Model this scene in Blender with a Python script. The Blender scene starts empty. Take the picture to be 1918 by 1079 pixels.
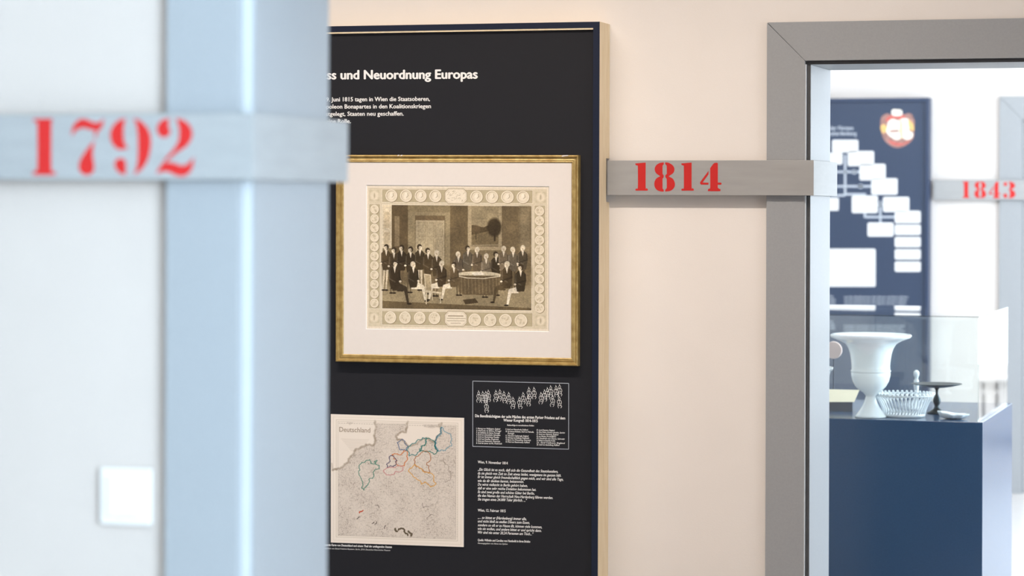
import bpy, bmesh, math, random
import numpy as np
from mathutils import Vector, Matrix
from mathutils.geometry import tessellate_polygon

random.seed(7)
SC = bpy.context.scene
COL = SC.collection

# ------------------------------------------------------------------ camera
W, H = 1918, 1079
F = 4970.0                      # focal length in pixels
PX0, PY0 = 959.0, 388.0         # principal point (horizon height at the centre)
TH = math.atan(0.300)           # camera turned to the left of the enfilade axis
RO = math.radians(0.2)
EYE = Vector((0, 0, 1.6))
Fv = Vector((-math.sin(TH), math.cos(TH), 0))
Rh = Vector((math.cos(TH), math.sin(TH), 0))
Zv = Vector((0, 0, 1))
Rv = Rh * math.cos(RO) + Zv * math.sin(RO)
Uv = Zv * math.cos(RO) - Rh * math.sin(RO)
cam_d = bpy.data.cameras.new('camera')
cam = bpy.data.objects.new('camera', cam_d)
COL.objects.link(cam)
cam_d.sensor_width = 36
cam_d.lens = 36 * F / W
cam_d.shift_y = -(H / 2 - PY0) / W
cam_d.clip_start = 0.05
cam_d.clip_end = 200
m = Matrix((Rv, Uv, -Fv)).transposed().to_4x4()
m.translation = EYE
cam.matrix_world = m
cam_d.dof.use_dof = True
cam_d.dof.focus_distance = 8.95
cam_d.dof.aperture_fstop = 2.9
SC.camera = cam

def at(px, py, Y):
    """point of the plane y = Y seen at a pixel -> Vector"""
    d = Fv * F + Rv * (px - PX0) + Uv * (PY0 - py)
    return EYE + d * (Y / d.y)

# ------------------------------------------------------------------ view, world, lights
vs = SC.view_settings
vs.view_transform = 'Standard'
vs.look = 'None'
vs.gamma = 1
vs.use_curve_mapping = False
vs.exposure = 0.0
w = bpy.data.worlds.new('daylight')
SC.world = w
w.use_nodes = True
w.node_tree.nodes['Background'].inputs[0].default_value = (0.86, 0.93, 1.0, 1)
w.node_tree.nodes['Background'].inputs[1].default_value = 4.0
SC.cycles.max_bounces = 10
SC.cycles.diffuse_bounces = 5
SC.cycles.transparent_max_bounces = 16
SC.cycles.sample_clamp_indirect = 6
SC.cycles.use_denoising = True

# wall planes (faces turned to the camera)
Y1, Y2, Y3, Y4 = 4.39, 8.725, 15.13, 18.3
TW = 0.38
ROOM_L, ROOM_R = -5.2, 2.4
CEIL = 3.7

def area(name, loc, target, sx, sy, power, color, spread=180):
    l = bpy.data.lights.new(name, 'AREA')
    l.shape = 'RECTANGLE'
    l.size = sx
    l.size_y = sy
    l.energy = power
    l.color = color
    l.spread = math.radians(spread)
    o = bpy.data.objects.new(name, l)
    COL.objects.link(o)
    o.location = loc
    o.rotation_euler = (Vector(target) - Vector(loc)).to_track_quat('-Z', 'Y').to_euler()
    return o

BLUE = (0.62, 0.82, 1.0)
area('window_light_near', (ROOM_R - 0.1, 1.6, 1.9), (-2.2, 4.5, 1.5), 3.4, 2.2, 900, BLUE)
area('ceiling_light_near', (-1.6, 0.6, 3.5), (-2.4, 4.4, 1.0), 3.0, 2.0, 40, (0.70, 0.86, 1.0))
area('spot_track_middle', (-2.75, 6.8, 3.62), (-2.75, 8.72, 0.8), 3.4, 0.03, 20, (1.0, 0.89, 0.79), 72)
area('ceiling_fill_middle', (-1.8, 6.4, 3.55), (-1.8, 6.4, 0), 3.5, 2.0, 38, (1.0, 0.87, 0.75))  # added overhead fill that lifts the spot track's shadows, no fixture there
area('window_light_middle', (ROOM_R - 0.1, 6.6, 1.6), (-2.0, 7.2, 1.2), 1.8, 2.2, 46, (0.96, 0.97, 1.0))
area('window_light_far', (ROOM_R - 0.1, 12.0, 1.6), (-2.5, 12.0, 1.2), 4.0, 2.4, 400, (0.72, 0.87, 1.0))
area('ceiling_light_far', (-1.8, 12.3, 3.55), (-1.8, 13.6, 0), 4.0, 3.0, 165, (0.93, 0.96, 1.0))
area('ceiling_light_end', (-1.8, 16.9, 3.55), (-1.8, 16.9, 0), 4.0, 2.0, 190, (0.9, 0.95, 1.0))

# ------------------------------------------------------------------ materials
def srgb(r, g, b):
    f = lambda c: (c / 255 / 12.92) if c / 255 <= 0.04045 else ((c / 255 + 0.055) / 1.055) ** 2.4
    return (f(r), f(g), f(b))

def mat(name, col, rough=0.6, metal=0.0, noise=0.0, nscale=20, bump=0.0, bscale=200, stretch=None, col2=None, spec=0.5, coat=0.0):
    M = bpy.data.materials.new(name)
    M.use_nodes = True
    nt = M.node_tree
    b = nt.nodes['Principled BSDF']
    b.inputs['Base Color'].default_value = (*col, 1)
    b.inputs['Roughness'].default_value = rough
    b.inputs['Metallic'].default_value = metal
    b.inputs['Specular IOR Level'].default_value = spec
    b.inputs['Coat Weight'].default_value = coat
    tc = nt.nodes.new('ShaderNodeTexCoord')
    mp = nt.nodes.new('ShaderNodeMapping')
    nt.links.new(tc.outputs['Object'], mp.inputs[0])
    if stretch:
        mp.inputs['Scale'].default_value = stretch
    if noise or col2:
        n = nt.nodes.new('ShaderNodeTexNoise')
        n.inputs['Scale'].default_value = nscale
        n.inputs['Detail'].default_value = 6
        nt.links.new(mp.outputs[0], n.inputs['Vector'])
        r = nt.nodes.new('ShaderNodeValToRGB')
        r.color_ramp.elements[0].position = 0.3
        r.color_ramp.elements[1].position = 0.7
        c2 = col2 or tuple(min(1, c * (1 + noise)) for c in col)
        c1 = col if col2 else tuple(c * (1 - noise) for c in col)
        r.color_ramp.elements[0].color = (*c1, 1)
        r.color_ramp.elements[1].color = (*c2, 1)
        nt.links.new(n.outputs['Fac'], r.inputs[0])
        nt.links.new(r.outputs[0], b.inputs['Base Color'])
    if bump:
        n2 = nt.nodes.new('ShaderNodeTexNoise')
        n2.inputs['Scale'].default_value = bscale
        n2.inputs['Detail'].default_value = 4
        nt.links.new(mp.outputs[0], n2.inputs['Vector'])
        bp = nt.nodes.new('ShaderNodeBump')
        bp.inputs['Strength'].default_value = bump
        bp.inputs['Distance'].default_value = 0.002
        nt.links.new(n2.outputs['Fac'], bp.inputs['Height'])
        nt.links.new(bp.outputs[0], b.inputs['Normal'])
    return M

def glass_mat(name, tint=(0.97, 0.985, 0.98)):
    M = bpy.data.materials.new(name)
    M.use_nodes = True
    nt = M.node_tree
    for n in list(nt.nodes):
        nt.nodes.remove(n)
    out = nt.nodes.new('ShaderNodeOutputMaterial')
    mix = nt.nodes.new('ShaderNodeMixShader')
    tr = nt.nodes.new('ShaderNodeBsdfTransparent')
    tr.inputs[0].default_value = (*tint, 1)
    gl = nt.nodes.new('ShaderNodeBsdfGlossy')
    gl.inputs['Roughness'].default_value = 0.0
    gl.inputs[0].default_value = (1, 1, 1, 1)
    lw = nt.nodes.new('ShaderNodeLayerWeight')
    lw.inputs[0].default_value = 0.5
    pw = nt.nodes.new('ShaderNodeMath')
    pw.operation = 'POWER'
    pw.inputs[1].default_value = 5
    ma = nt.nodes.new('ShaderNodeMath')
    ma.operation = 'MULTIPLY_ADD'
    ma.inputs[1].default_value = 0.96
    ma.inputs[2].default_value = 0.04
    nt.links.new(lw.outputs['Facing'], pw.inputs[0])
    nt.links.new(pw.outputs[0], ma.inputs[0])
    nt.links.new(ma.outputs[0], mix.inputs[0])
    nt.links.new(tr.outputs[0], mix.inputs[1])
    nt.links.new(gl.outputs[0], mix.inputs[2])
    nt.links.new(mix.outputs[0], out.inputs[0])
    return M

def vcol_mat(name, rough=0.7):
    M = bpy.data.materials.new(name)
    M.use_nodes = True
    nt = M.node_tree
    b = nt.nodes['Principled BSDF']
    a = nt.nodes.new('ShaderNodeVertexColor')
    a.layer_name = 'print'
    nt.links.new(a.outputs[0], b.inputs['Base Color'])
    b.inputs['Roughness'].default_value = rough
    b.inputs['Specular IOR Level'].default_value = 0.2
    return M

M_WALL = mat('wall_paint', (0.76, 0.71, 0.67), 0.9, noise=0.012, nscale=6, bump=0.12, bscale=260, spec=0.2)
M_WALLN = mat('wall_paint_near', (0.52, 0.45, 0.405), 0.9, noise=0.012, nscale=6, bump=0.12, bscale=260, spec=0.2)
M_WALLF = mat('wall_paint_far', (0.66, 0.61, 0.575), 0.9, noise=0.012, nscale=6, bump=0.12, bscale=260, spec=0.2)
M_CEIL = mat('ceiling_paint', (0.8, 0.8, 0.79), 0.9, noise=0.01)
M_FLOOR = mat('pale_floor', (0.50, 0.48, 0.47), 0.28, noise=0.06, nscale=5, stretch=(1, 8, 1))
M_GREY = mat('grey_frame_paint', (0.305, 0.312, 0.322), 0.42, noise=0.03, nscale=160, bump=0.05, bscale=500)
M_SEAL = mat('black_rubber_seal', (0.075, 0.075, 0.078), 0.5, noise=0.1)
M_PALE = mat('pale_grey_strip', (0.50, 0.51, 0.52), 0.4, noise=0.02)  # pale strips; on the middle door it paints in a daylit edge
M_BAR = mat('grey_beam_paint', (0.322, 0.317, 0.312), 0.5, noise=0.045, nscale=9, stretch=(1, 1, 6), bump=0.05, bscale=120)
M_RED = mat('red_stencil_paint', srgb(190, 22, 18), 0.55, noise=0.03)
M_FACE = mat('anthracite_board', (0.0135, 0.0138, 0.0175), 0.55, noise=0.08, nscale=500, spec=0.22)
M_NAVY = mat('navy_laminate', (0.008, 0.013, 0.032), 0.45, noise=0.08, nscale=300, spec=0.3)
M_PLY = mat('birch_plywood', srgb(222, 200, 162), 0.55, col2=srgb(234, 216, 184), nscale=9, stretch=(8, 8, 0.9))
M_WHITE_PRINT = mat('white_lettering', (0.82, 0.80, 0.77), 0.6, noise=0.02)
M_GREY_PRINT = mat('grey_lettering', (0.42, 0.45, 0.5), 0.6, noise=0.02)
M_GOLD = mat('gilt_wood', srgb(150, 122, 66), 0.4, metal=0.4, col2=srgb(188, 162, 104), nscale=40, stretch=(1, 1, 1), bump=0.35, bscale=160)
M_MATB = mat('cream_mount_board', (0.71, 0.645, 0.595), 0.9, noise=0.01, nscale=60)
M_BEVEL = mat('mount_bevel', (0.85, 0.83, 0.8), 0.8, noise=0.01)
M_BROWN = mat('brown_print_ink', srgb(150, 132, 112), 0.8, noise=0.05)
M_SWITCH = mat('white_switch_plastic', (0.70, 0.66, 0.62), 0.3, noise=0.005)
M_CARD = mat('white_card', (0.68, 0.67, 0.66), 0.7, noise=0.015, nscale=40)
M_CREAM = mat('cream_card', srgb(236, 224, 196), 0.7, noise=0.02)
M_BLUE = mat('blue_panel_board', (0.027, 0.043, 0.082), 0.42, noise=0.06, nscale=200)
M_BLUER = mat('blue_panel_rim', (0.028, 0.045, 0.09), 0.35, noise=0.06, nscale=200)
M_PLINTH = mat('steel_blue_lacquer', (0.017, 0.055, 0.125), 0.22, noise=0.06, nscale=160, spec=0.5)
M_GLASS = glass_mat('clear_glass')
M_PORC = mat('white_porcelain', (0.80, 0.84, 0.87), 0.12, noise=0.01, coat=0.3)
M_PINK = mat('pale_pink', srgb(222, 196, 188), 0.3, noise=0.02)
M_TIN = mat('dark_patinated_metal', (0.035, 0.05, 0.06), 0.35, metal=0.6, noise=0.2, nscale=60)
M_RAD = mat('white_enamel', (0.8, 0.8, 0.8), 0.3, noise=0.01)
M_PRINT = vcol_mat('engraving_print')
M_MAPP = vcol_mat('map_print')

# ------------------------------------------------------------------ mesh helpers
def link(name, me, material=None, parent=None):
    o = bpy.data.objects.new(name, me)
    COL.objects.link(o)
    if material:
        me.materials.append(material)
    if parent:
        o.parent = parent
    return o

def tag(o, label=None, cat=None, group=None, kind=None):
    if label: o['label'] = label
    if cat: o['category'] = cat
    if group: o['group'] = group
    if kind: o['kind'] = kind
    return o

def empty(name, loc=(0, 0, 0), **k):
    o = bpy.data.objects.new(name, None)
    o.empty_display_size = 0.1
    COL.objects.link(o)
    o.location = loc
    bpy.context.view_layer.update()
    return tag(o, **k)

def under(o, parent):
    """parent while keeping the world position"""
    o.parent = parent
    o.matrix_parent_inverse = parent.matrix_basis.inverted() if parent.parent is None else Matrix.Translation(-world_loc(parent))
    return o

def world_loc(o):
    l = Vector(o.location)
    return l

def add_box(bm, a, b):
    x0, y0, z0 = a
    x1, y1, z1 = b
    vsx = [bm.verts.new(p) for p in ((x0, y0, z0), (x1, y0, z0), (x1, y1, z0), (x0, y1, z0), (x0, y0, z1), (x1, y0, z1), (x1, y1, z1), (x0, y1, z1))]
    for f in ((0, 3, 2, 1), (4, 5, 6, 7), (0, 1, 5, 4), (1, 2, 6, 5), (2, 3, 7, 6), (3, 0, 4, 7)):
        bm.faces.new([vsx[i] for i in f])

def done(bm, name, material, parent=None, bevel=0.0, smooth=False, segs=2):
    bmesh.ops.recalc_face_normals(bm, faces=bm.faces)
    if bevel:
        es = [e for e in bm.edges if len(e.link_faces) == 2 and e.calc_face_angle(0) > 0.6]
        bmesh.ops.bevel(bm, geom=es, offset=bevel, segments=segs, affect='EDGES', profile=0.5)
    me = bpy.data.meshes.new(name)
    bm.to_mesh(me)
    bm.free()
    if smooth:
        me.shade_smooth()
    o = link(name, me, material)
    if parent:
        under(o, parent)
    return o

def box(name, a, b, material, parent=None, bevel=0.0):
    a2 = tuple(min(p, q) for p, q in zip(a, b))
    b2 = tuple(max(p, q) for p, q in zip(a, b))
    bm = bmesh.new()
    add_box(bm, a2, b2)
    return done(bm, name, material, parent, bevel)

def boxes(name, lst, material, parent=None, bevel=0.0):
    bm = bmesh.new()
    for a, b in lst:
        add_box(bm, a, b)
    return done(bm, name, material, parent, bevel)

def prism_xz(name, pts, y0, y1, material, parent=None, bevel=0.0):
    """polygon in the x-z plane extruded from y0 to y1"""
    bm = bmesh.new()
    A = [bm.verts.new((x, y0, z)) for x, z in pts]
    B = [bm.verts.new((x, y1, z)) for x, z in pts]
    n = len(pts)
    for i in range(n):
        bm.faces.new((A[i], A[(i + 1) % n], B[(i + 1) % n], B[i]))
    tri = tessellate_polygon([[Vector((x, z, 0)) for x, z in pts]])
    for t in tri:
        bm.faces.new([A[i] for i in t])
        bm.faces.new([B[i] for i in t])
    return done(bm, name, material, parent, bevel)

def flat_polys(name, polys, material, parent=None, thick=0.0004):
    """a list of closed 3-D outlines (in one x-z plane), filled, as thin raised print"""
    V, Fc = [], []
    for p in polys:
        n0 = len(V)
        V += [tuple(q) for q in p]
        n = len(p)
        V += [(q[0], q[1] + thick, q[2]) for q in p]
        for t in tessellate_polygon([[Vector((q[0], q[2], 0)) for q in p]]):
            a, b, c = [p[i] for i in t]
            cr = (b[0] - a[0]) * (c[2] - a[2]) - (b[2] - a[2]) * (c[0] - a[0])
            Fc.append(tuple(n0 + i for i in (t if cr > 0 else t[::-1])))
        for i in range(n):
            Fc.append((n0 + i, n0 + (i + 1) % n, n0 + n + (i + 1) % n, n0 + n + i))
    me = bpy.data.meshes.new(name)
    me.from_pydata(V, [], Fc)
    me.update()
    o = link(name, me, material)
    if parent:
        under(o, parent)
    return o

def catmull(pts, sub=8):
    """closed outline; a third item 1 marks a sharp corner"""
    n = len(pts)
    P = [(p[0], p[1]) for p in pts]
    S = [len(p) > 2 for p in pts]
    out = []
    for i in range(n):
        p1, p2 = P[i], P[(i + 1) % n]
        p0 = P[i - 1] if not S[i] else (2 * p1[0] - p2[0], 2 * p1[1] - p2[1])
        p3 = P[(i + 2) % n] if not S[(i + 1) % n] else (2 * p2[0] - p1[0], 2 * p2[1] - p1[1])
        if S[i] and S[(i + 1) % n]:
            out.append(p1)
            continue
        for k in range(sub):
            t = k / sub
            q = []
            for a, b, c, d in zip(p0, p1, p2, p3):
                q.append(0.5 * ((2 * b) + (c - a) * t + (2 * a - 5 * b + 4 * c - d) * t * t + (3 * b - a - 3 * c + d) * t ** 3))
            out.append(tuple(q))
    return out

def lathe(name, prof, cx, cy, material, parent=None, seg=64, smooth=True):
    """prof: (radius, z) from the axis round to the axis"""
    V, Fc = [], []
    for r, z in prof:
        for k in range(seg):
            a = 2 * math.pi * k / seg
            V.append((cx + r * math.cos(a), cy + r * math.sin(a), z))
    for i in range(len(prof) - 1):
        for k in range(seg):
            k2 = (k + 1) % seg
            Fc.append((i * seg + k, i * seg + k2, (i + 1) * seg + k2, (i + 1) * seg + k))
    me = bpy.data.meshes.new(name)
    me.from_pydata(V, [], Fc)
    bm = bmesh.new()
    bm.from_mesh(me)
    bmesh.ops.remove_doubles(bm, verts=bm.verts, dist=1e-6)
    bmesh.ops.recalc_face_normals(bm, faces=bm.faces)
    bm.to_mesh(me)
    bm.free()
    if smooth:
        me.shade_smooth()
    o = link(name, me, material)
    if parent:
        under(o, parent)
    return o

def tube(bm, pts, r, seg=6):
    rings = []
    for i, p in enumerate(pts):
        p = Vector(p)
        d = (Vector(pts[min(i + 1, len(pts) - 1)]) - Vector(pts[max(i - 1, 0)])).normalized()
        u = d.orthogonal().normalized()
        v = d.cross(u)
        rings.append([bm.verts.new(p + (u * math.cos(2 * math.pi * k / seg) + v * math.sin(2 * math.pi * k / seg)) * r) for k in range(seg)])
    for a, b in zip(rings, rings[1:]):
        for k in range(seg):
            bm.faces.new((a[k], a[(k + 1) % seg], b[(k + 1) % seg], b[k]))
    bm.faces.new(rings[0][::-1])
    bm.faces.new(rings[-1])

def text(name, items, Y, material, parent=None):
    """items: (string, x0px, x1px, y0 px baseline at left, y1 px baseline at right, capheight px, bold, shear); set on the plane y = Y"""
    V, Fc = [], []
    for s, xa, xb, ya, yb, cap, bold, sh in items:
        c = bpy.data.curves.new('lettering', 'FONT')
        c.body = s
        c.size = 1.0
        c.shear = sh
        c.resolution_u = 3 if cap > 9 else 2
        c.fill_mode = 'FRONT'
        o = bpy.data.objects.new('lettering', c)
        COL.objects.link(o)
        dg = bpy.context.evaluated_depsgraph_get()
        me = bpy.data.meshes.new_from_object(o.evaluated_get(dg))
        bpy.data.objects.remove(o)
        bpy.data.curves.remove(c)
        co = np.zeros(len(me.vertices) * 3)
        me.vertices.foreach_get('co', co)
        co = co.reshape(-1, 3)
        x0, x1 = co[:, 0].min(), co[:, 0].max()
        A, B = at(xa, ya, Y), at(xb, yb, Y)
        T = at(xa, ya - cap, Y)
        ch = 0.729                      # cap height of the built-in font at size 1
        ux = (B - A) / (x1 - x0)
        uz = (T - A).length / ch
        for n_, (bx_, bz_) in enumerate(((0, 0), (bold, 0), (-bold, 0), (0, bold * .7), (0, -bold * .7)) if bold else ((0, 0),)):
            n0 = len(V)
            for p in co:
                q = A + ux * (p[0] - x0 + bx_)
                V.append((q.x, Y - n_ * 0.00002, q.z + (p[1] + bz_) * uz))
            for p in me.polygons:
                Fc.append(tuple(n0 + i for i in p.vertices))
        bpy.data.meshes.remove(me)
    me = bpy.data.meshes.new(name)
    me.from_pydata(V, [], Fc)
    me.update()
    bm = bmesh.new()
    bm.from_mesh(me)
    for f in bm.faces:
        f.normal_update()
        if f.normal.y > 0:
            f.normal_flip()
    bm.to_mesh(me)
    bm.free()
    o = link(name, me, material)
    if parent:
        under(o, parent)
    return o

# ------------------------------------------------------------------ room shell
def X_(px, Y): return at(px, 388, Y).x
def Z_(px, py, Y): return at(px, py, Y).z

box('floor', (ROOM_L - 0.3, -3.4, -0.1), (ROOM_R + 0.3, Y4 + 0.5, 0), M_FLOOR)
tag(bpy.data.objects['floor'], 'pale smooth floor running through all the rooms', 'floor', kind='structure')
tag(box('ceiling', (ROOM_L - 0.3, -3.4, CEIL), (ROOM_R + 0.3, Y4 + 0.5, CEIL + 0.1), M_CEIL), 'white ceiling above all the rooms', 'ceiling', kind='structure')
tag(box('wall_left', (ROOM_L - 0.2, -3.4, 0), (ROOM_L, Y4 + 0.5, CEIL), M_WALL), 'white side wall on the left of the rooms', 'wall', kind='structure')
tag(box('wall_right', (ROOM_R, -3.4, 0), (ROOM_R + 0.2, Y4 + 0.5, CEIL), M_WALL), 'white side wall on the right of the rooms', 'wall', kind='structure')
tag(box('wall_rear', (ROOM_L, -3.4, 0), (ROOM_R, -3.2, CEIL), M_WALL), 'white wall behind the camera', 'wall', kind='structure')

def wall_with_door(name, Y, xl, xr, ztop, label, M_=None):
    o = boxes(name, [((ROOM_L, Y, 0), (xl, Y + TW, CEIL)), ((xr, Y, 0), (ROOM_R, Y + TW, CEIL)), ((xl, Y, ztop), (xr, Y + TW, CEIL))], M_ or M_WALL)
    return tag(o, label, 'wall', kind='structure')

CT, LIN = 0.021, 0.025             # casing thickness, lining thickness

def door_frame(n, Y, pl, pc, ps, width, ztop_out, zc_in, zl, label, edging=True):
    """pl/pc/ps: pixels of the casing's outer edge, its inner edge, the lining face"""
    xo, xi = X_(pl, Y - CT), X_(pc, Y - CT)
    cw = xi - xo
    xs = X_(ps, Y - CT + 0.014)    # lining face
    xr_s = xs + width
    xr_i = xr_s + (xs - xi)
    xr_o = xr_i + cw
    lf = xs - LIN
    rf = xr_s + LIN
    zt = zl + LIN
    wall = (lf, rf, zt)
    e = empty('door_%d' % n, (xs, Y, 0), label=label, cat='door frame', kind='structure')
    g = 0.0006
    prism_xz('casing', [(xo, 0), (xi, 0), (xi, zc_in - g), (xo, ztop_out - g * 2)], Y - CT, Y - 0.0002, M_GREY, e, 0.0006)
    prism_xz('casing', [(xr_i, 0), (xr_o, 0), (xr_o, ztop_out - g * 2), (xr_i, zc_in - g)], Y - CT, Y - 0.0002, M_GREY, e, 0.0006)
    prism_xz('casing', [(xo + g * 2, ztop_out), (xi + g, zc_in), (xr_i - g, zc_in), (xr_o - g * 2, ztop_out)], Y - CT, Y - 0.0002, M_GREY, e, 0.0006)
    # casings on the far side of the wall
    Yb = Y + TW
    prism_xz('casing', [(xo, 0), (xi, 0), (xi, zc_in - g), (xo, ztop_out - g * 2)], Yb + 0.0002, Yb + CT, M_GREY, e, 0.0006)
    prism_xz('casing', [(xr_i, 0), (xr_o, 0), (xr_o, ztop_out - g * 2), (xr_i, zc_in - g)], Yb + 0.0002, Yb + CT, M_GREY, e, 0.0006)
    prism_xz('casing', [(xo + g * 2, ztop_out), (xi + g, zc_in), (xr_i - g, zc_in), (xr_o - g * 2, ztop_out)], Yb + 0.0002, Yb + CT, M_GREY, e, 0.0006)
    # lining boards of the reveal
    ya = Y + 0.006
    box('lining', (lf + 0.0002, ya, 0), (xs, Yb, zl), M_GREY, e, 0.001)
    box('lining', (xr_s, ya, 0), (rf - 0.0002, Yb, zl), M_GREY, e, 0.001)
    box('lining', (lf + 0.0002, ya, zl + 0.0005), (rf - 0.0002, Yb, zt - 0.0002), M_GREY, e, 0.001)
    if edging == 'pale':
        box('pale_strip', (xi - 0.003, Y, 0), (xi + (xs - xi) * 0.8, Y + 0.0056, zl), M_PALE, e)  # paler strip just inside the casing
    if edging is True:
        box('pale_strip', (xi + 0.0001, Y - CT + 0.003, 0), (xi + 0.004, Y + 0.0001, zl), M_PALE, e)  # daylight on the casing's inner edge, put in as a paler strip
        s = Y + 0.0058
        y_s = Y - 0.008
        d = (xs - xi)
        boxes('rubber_seal', [((xi - 0.003, y_s + 0.008, 0), (xs - 0.0005, s, zl)), ((xi + d * 0.45, y_s + 0.003, 0), (xi + d * 0.62, s, zl - 0.004))], M_SEAL, e)
        boxes('rubber_seal', [((xi, y_s + 0.008, zl + 0.0005), (xr_i, s, zc_in + 0.003)), ((xi + d * 0.5, y_s + 0.003, zl + 0.004), (xr_i - d * 0.5, s, zl + 0.007))], M_SEAL, e)
        boxes('rubber_seal', [((xr_s + 0.0005, y_s + 0.008, 0), (xr_i + 0.003, s, zl))], M_SEAL, e)
    return e, wall, xs

k1, k3 = 1.865, 1.0 / 1.68
zo2 = Z_(1436, 42, Y2 - CT)
zi2 = Z_(1508, 113.5, Y2 - CT)
zl2 = Z_(1517, 121, Y2)
zo3 = Z_(1872, 181, Y3 - CT)
cas3 = zo2 - zi2
e1, w1, xs1 = door_frame(1, Y1, 311, 446, 471, 1.53, zo2, zi2, zl2, 'pale grey door frame at the left foreground, crossed by the 1792 beam', edging='pale')
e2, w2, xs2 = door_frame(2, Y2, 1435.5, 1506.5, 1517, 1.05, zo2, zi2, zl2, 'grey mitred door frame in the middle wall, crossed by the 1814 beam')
e3, w3, xs3 = door_frame(3, Y3, 1871.5, 1914, 1920, 1.2, zo3, zo3 - cas3, zo3 - cas3 - 0.012, 'pale door frame at the right edge, ending the 1843 beam', edging=False)
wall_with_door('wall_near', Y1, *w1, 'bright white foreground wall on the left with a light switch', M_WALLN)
wall_with_door('wall_middle', Y2, *w2, 'warm cream wall with the dark framed panel and the grey door frame')
wall_with_door('wall_far', Y3, *w3, 'white wall of the far room behind the glass showcase', M_WALLF)
for nm, Y, ww in (('baseboard_near', Y1, w1), ('baseboard_middle', Y2, w2), ('baseboard_far', Y3, w3)):
    xo_ = ww[0] - 0.12
    xr_ = ww[1] + 0.12
    e = empty(nm, (ROOM_L, Y, 0), label='grey skirting board along the foot of the %s wall' % nm.split('_')[1], cat='baseboard', kind='structure')
    box('board', (ROOM_L, Y - 0.014, 0), (xo_ - 0.004, Y - 0.0002, 0.10), M_GREY, e, 0.002)
    box('board', (xr_ + 0.004, Y - 0.014, 0), (ROOM_R, Y - 0.0002, 0.10), M_GREY, e, 0.002)

# end wall with a window
wx0, wx1, wz0, wz1 = -2.6, 0.9, 0.46, 3.0
o = boxes('wall_end', [((ROOM_L, Y4, 0), (wx0, Y4 + 0.3, CEIL)), ((wx1, Y4, 0), (ROOM_R, Y4 + 0.3, CEIL)),
                       ((wx0, Y4, 0), (wx1, Y4 + 0.3, wz0)), ((wx0, Y4, wz1), (wx1, Y4 + 0.3, CEIL))], M_WALL)
tag(o, 'white end wall of the last room with a wide window', 'wall', kind='structure')
wn = empty('window_1', ((wx0 + wx1) / 2, Y4 + 0.15, wz0), label='wide white window in the end wall of the last room', cat='window', kind='structure')
fr = [((wx0, Y4 + 0.12, wz0), (wx0 + 0.07, Y4 + 0.18, wz1)), ((wx1 - 0.07, Y4 + 0.12, wz0), (wx1, Y4 + 0.18, wz1)),
      ((wx0, Y4 + 0.12, wz0), (wx1, Y4 + 0.18, wz0 + 0.07)), ((wx0, Y4 + 0.12, wz1 - 0.07), (wx1, Y4 + 0.18, wz1))]
boxes('window_frame', fr, M_RAD, wn)
for i in (1, 2):
    xm = wx0 + (wx1 - wx0) * i / 3
    box('mullion', (xm - 0.04, Y4 + 0.12, wz0 + 0.07), (xm + 0.04, Y4 + 0.18, wz1 - 0.07), M_RAD, wn)
for i in range(3):
    xa = wx0 + (wx1 - wx0) * i / 3 + 0.05
    box('pane', (xa, Y4 + 0.147, wz0 + 0.07), (xa + (wx1 - wx0) / 3 - 0.1, Y4 + 0.153, wz1 - 0.07), M_GLASS, wn)
box('sill', (wx0 - 0.05, Y4 - 0.14, wz0 - 0.035), (wx1 + 0.05, Y4 + 0.12, wz0 - 0.001), M_RAD, wn, 0.004)

# radiator under the window
rd = empty('radiator', (-0.9, Y4 - 0.06, 0.06), label='white ribbed radiator below the window of the last room', cat='radiator')
for i in range(36):
    xa = wx0 + 0.1 + i * 0.09
    box('rib', (xa, Y4 - 0.11, 0.06), (xa + 0.072, Y4 - 0.03, 0.435), M_RAD, rd, 0.008)
for z_ in (0.09, 0.34):
    box('header_pipe', (wx0 + 0.08, Y4 - 0.09, z_), (wx0 + 3.32, Y4 - 0.05, z_ + 0.03), M_RAD, rd)
for x_ in (0.3, 3.0):
    box('foot', (wx0 + x_, Y4 - 0.1, 0.0), (wx0 + x_ + 0.04, Y4 - 0.04, 0.07), M_RAD, rd)

# ------------------------------------------------------------------ year beams
G1 = [(480, 182), (495, 178), (612, 168, 1), (612, 480), (622, 495), (636, 506), (640, 518), (630, 528), (560, 528), (492, 528), (481, 520), (483, 508), (500, 500), (512, 482), (512, 230), (508, 208), (486, 200)]
G8L = [(845, 165, 1), (790, 175), (745, 205), (728, 252), (745, 302), (800, 343, 1), (750, 372), (725, 420), (727, 475), (755, 518), (800, 537), (844, 540, 1), (844, 518, 1), (828, 500, 1), (828, 378, 1), (843, 355, 1), (843, 332, 1), (828, 312, 1), (828, 208, 1), (845, 190, 1)]
G8R = [(863, 165, 1), (910, 173), (960, 205), (981, 252), (965, 302), (905, 345, 1), (962, 378), (987, 440), (975, 492), (930, 530), (863, 540, 1), (863, 518, 1), (883, 495, 1), (883, 378, 1), (865, 355, 1), (865, 332, 1), (883, 312, 1), (883, 208, 1), (863, 188, 1)]
G4A = [(1418, 275, 1), (1322, 405), (1310, 432), (1322, 451, 1), (1418, 451, 1), (1418, 426, 1), (1342, 424, 1), (1418, 320, 1)]
G4B = [(1440, 240, 1), (1478, 187), (1495, 173, 1), (1530, 172), (1538, 182, 1), (1538, 425, 1), (1575, 425), (1586, 438), (1575, 452), (1538, 452, 1), (1538, 488), (1552, 502), (1572, 514), (1570, 528), (1555, 535), (1425, 534), (1410, 524), (1414, 510), (1432, 500), (1440, 485)]
sh = lambda g, dx: [(p[0] + dx, *p[1:]) for p in g]
def to_px(g, sx, ox, oy): return [(ox + p[0] / sx, oy + p[1] / sx) for p in catmull(g)]
N1814 = [to_px(g, 6.85, 1120, 280) for g in (G1, G8L, G8R, sh(G1, 590), G4A, G4B)]

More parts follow.
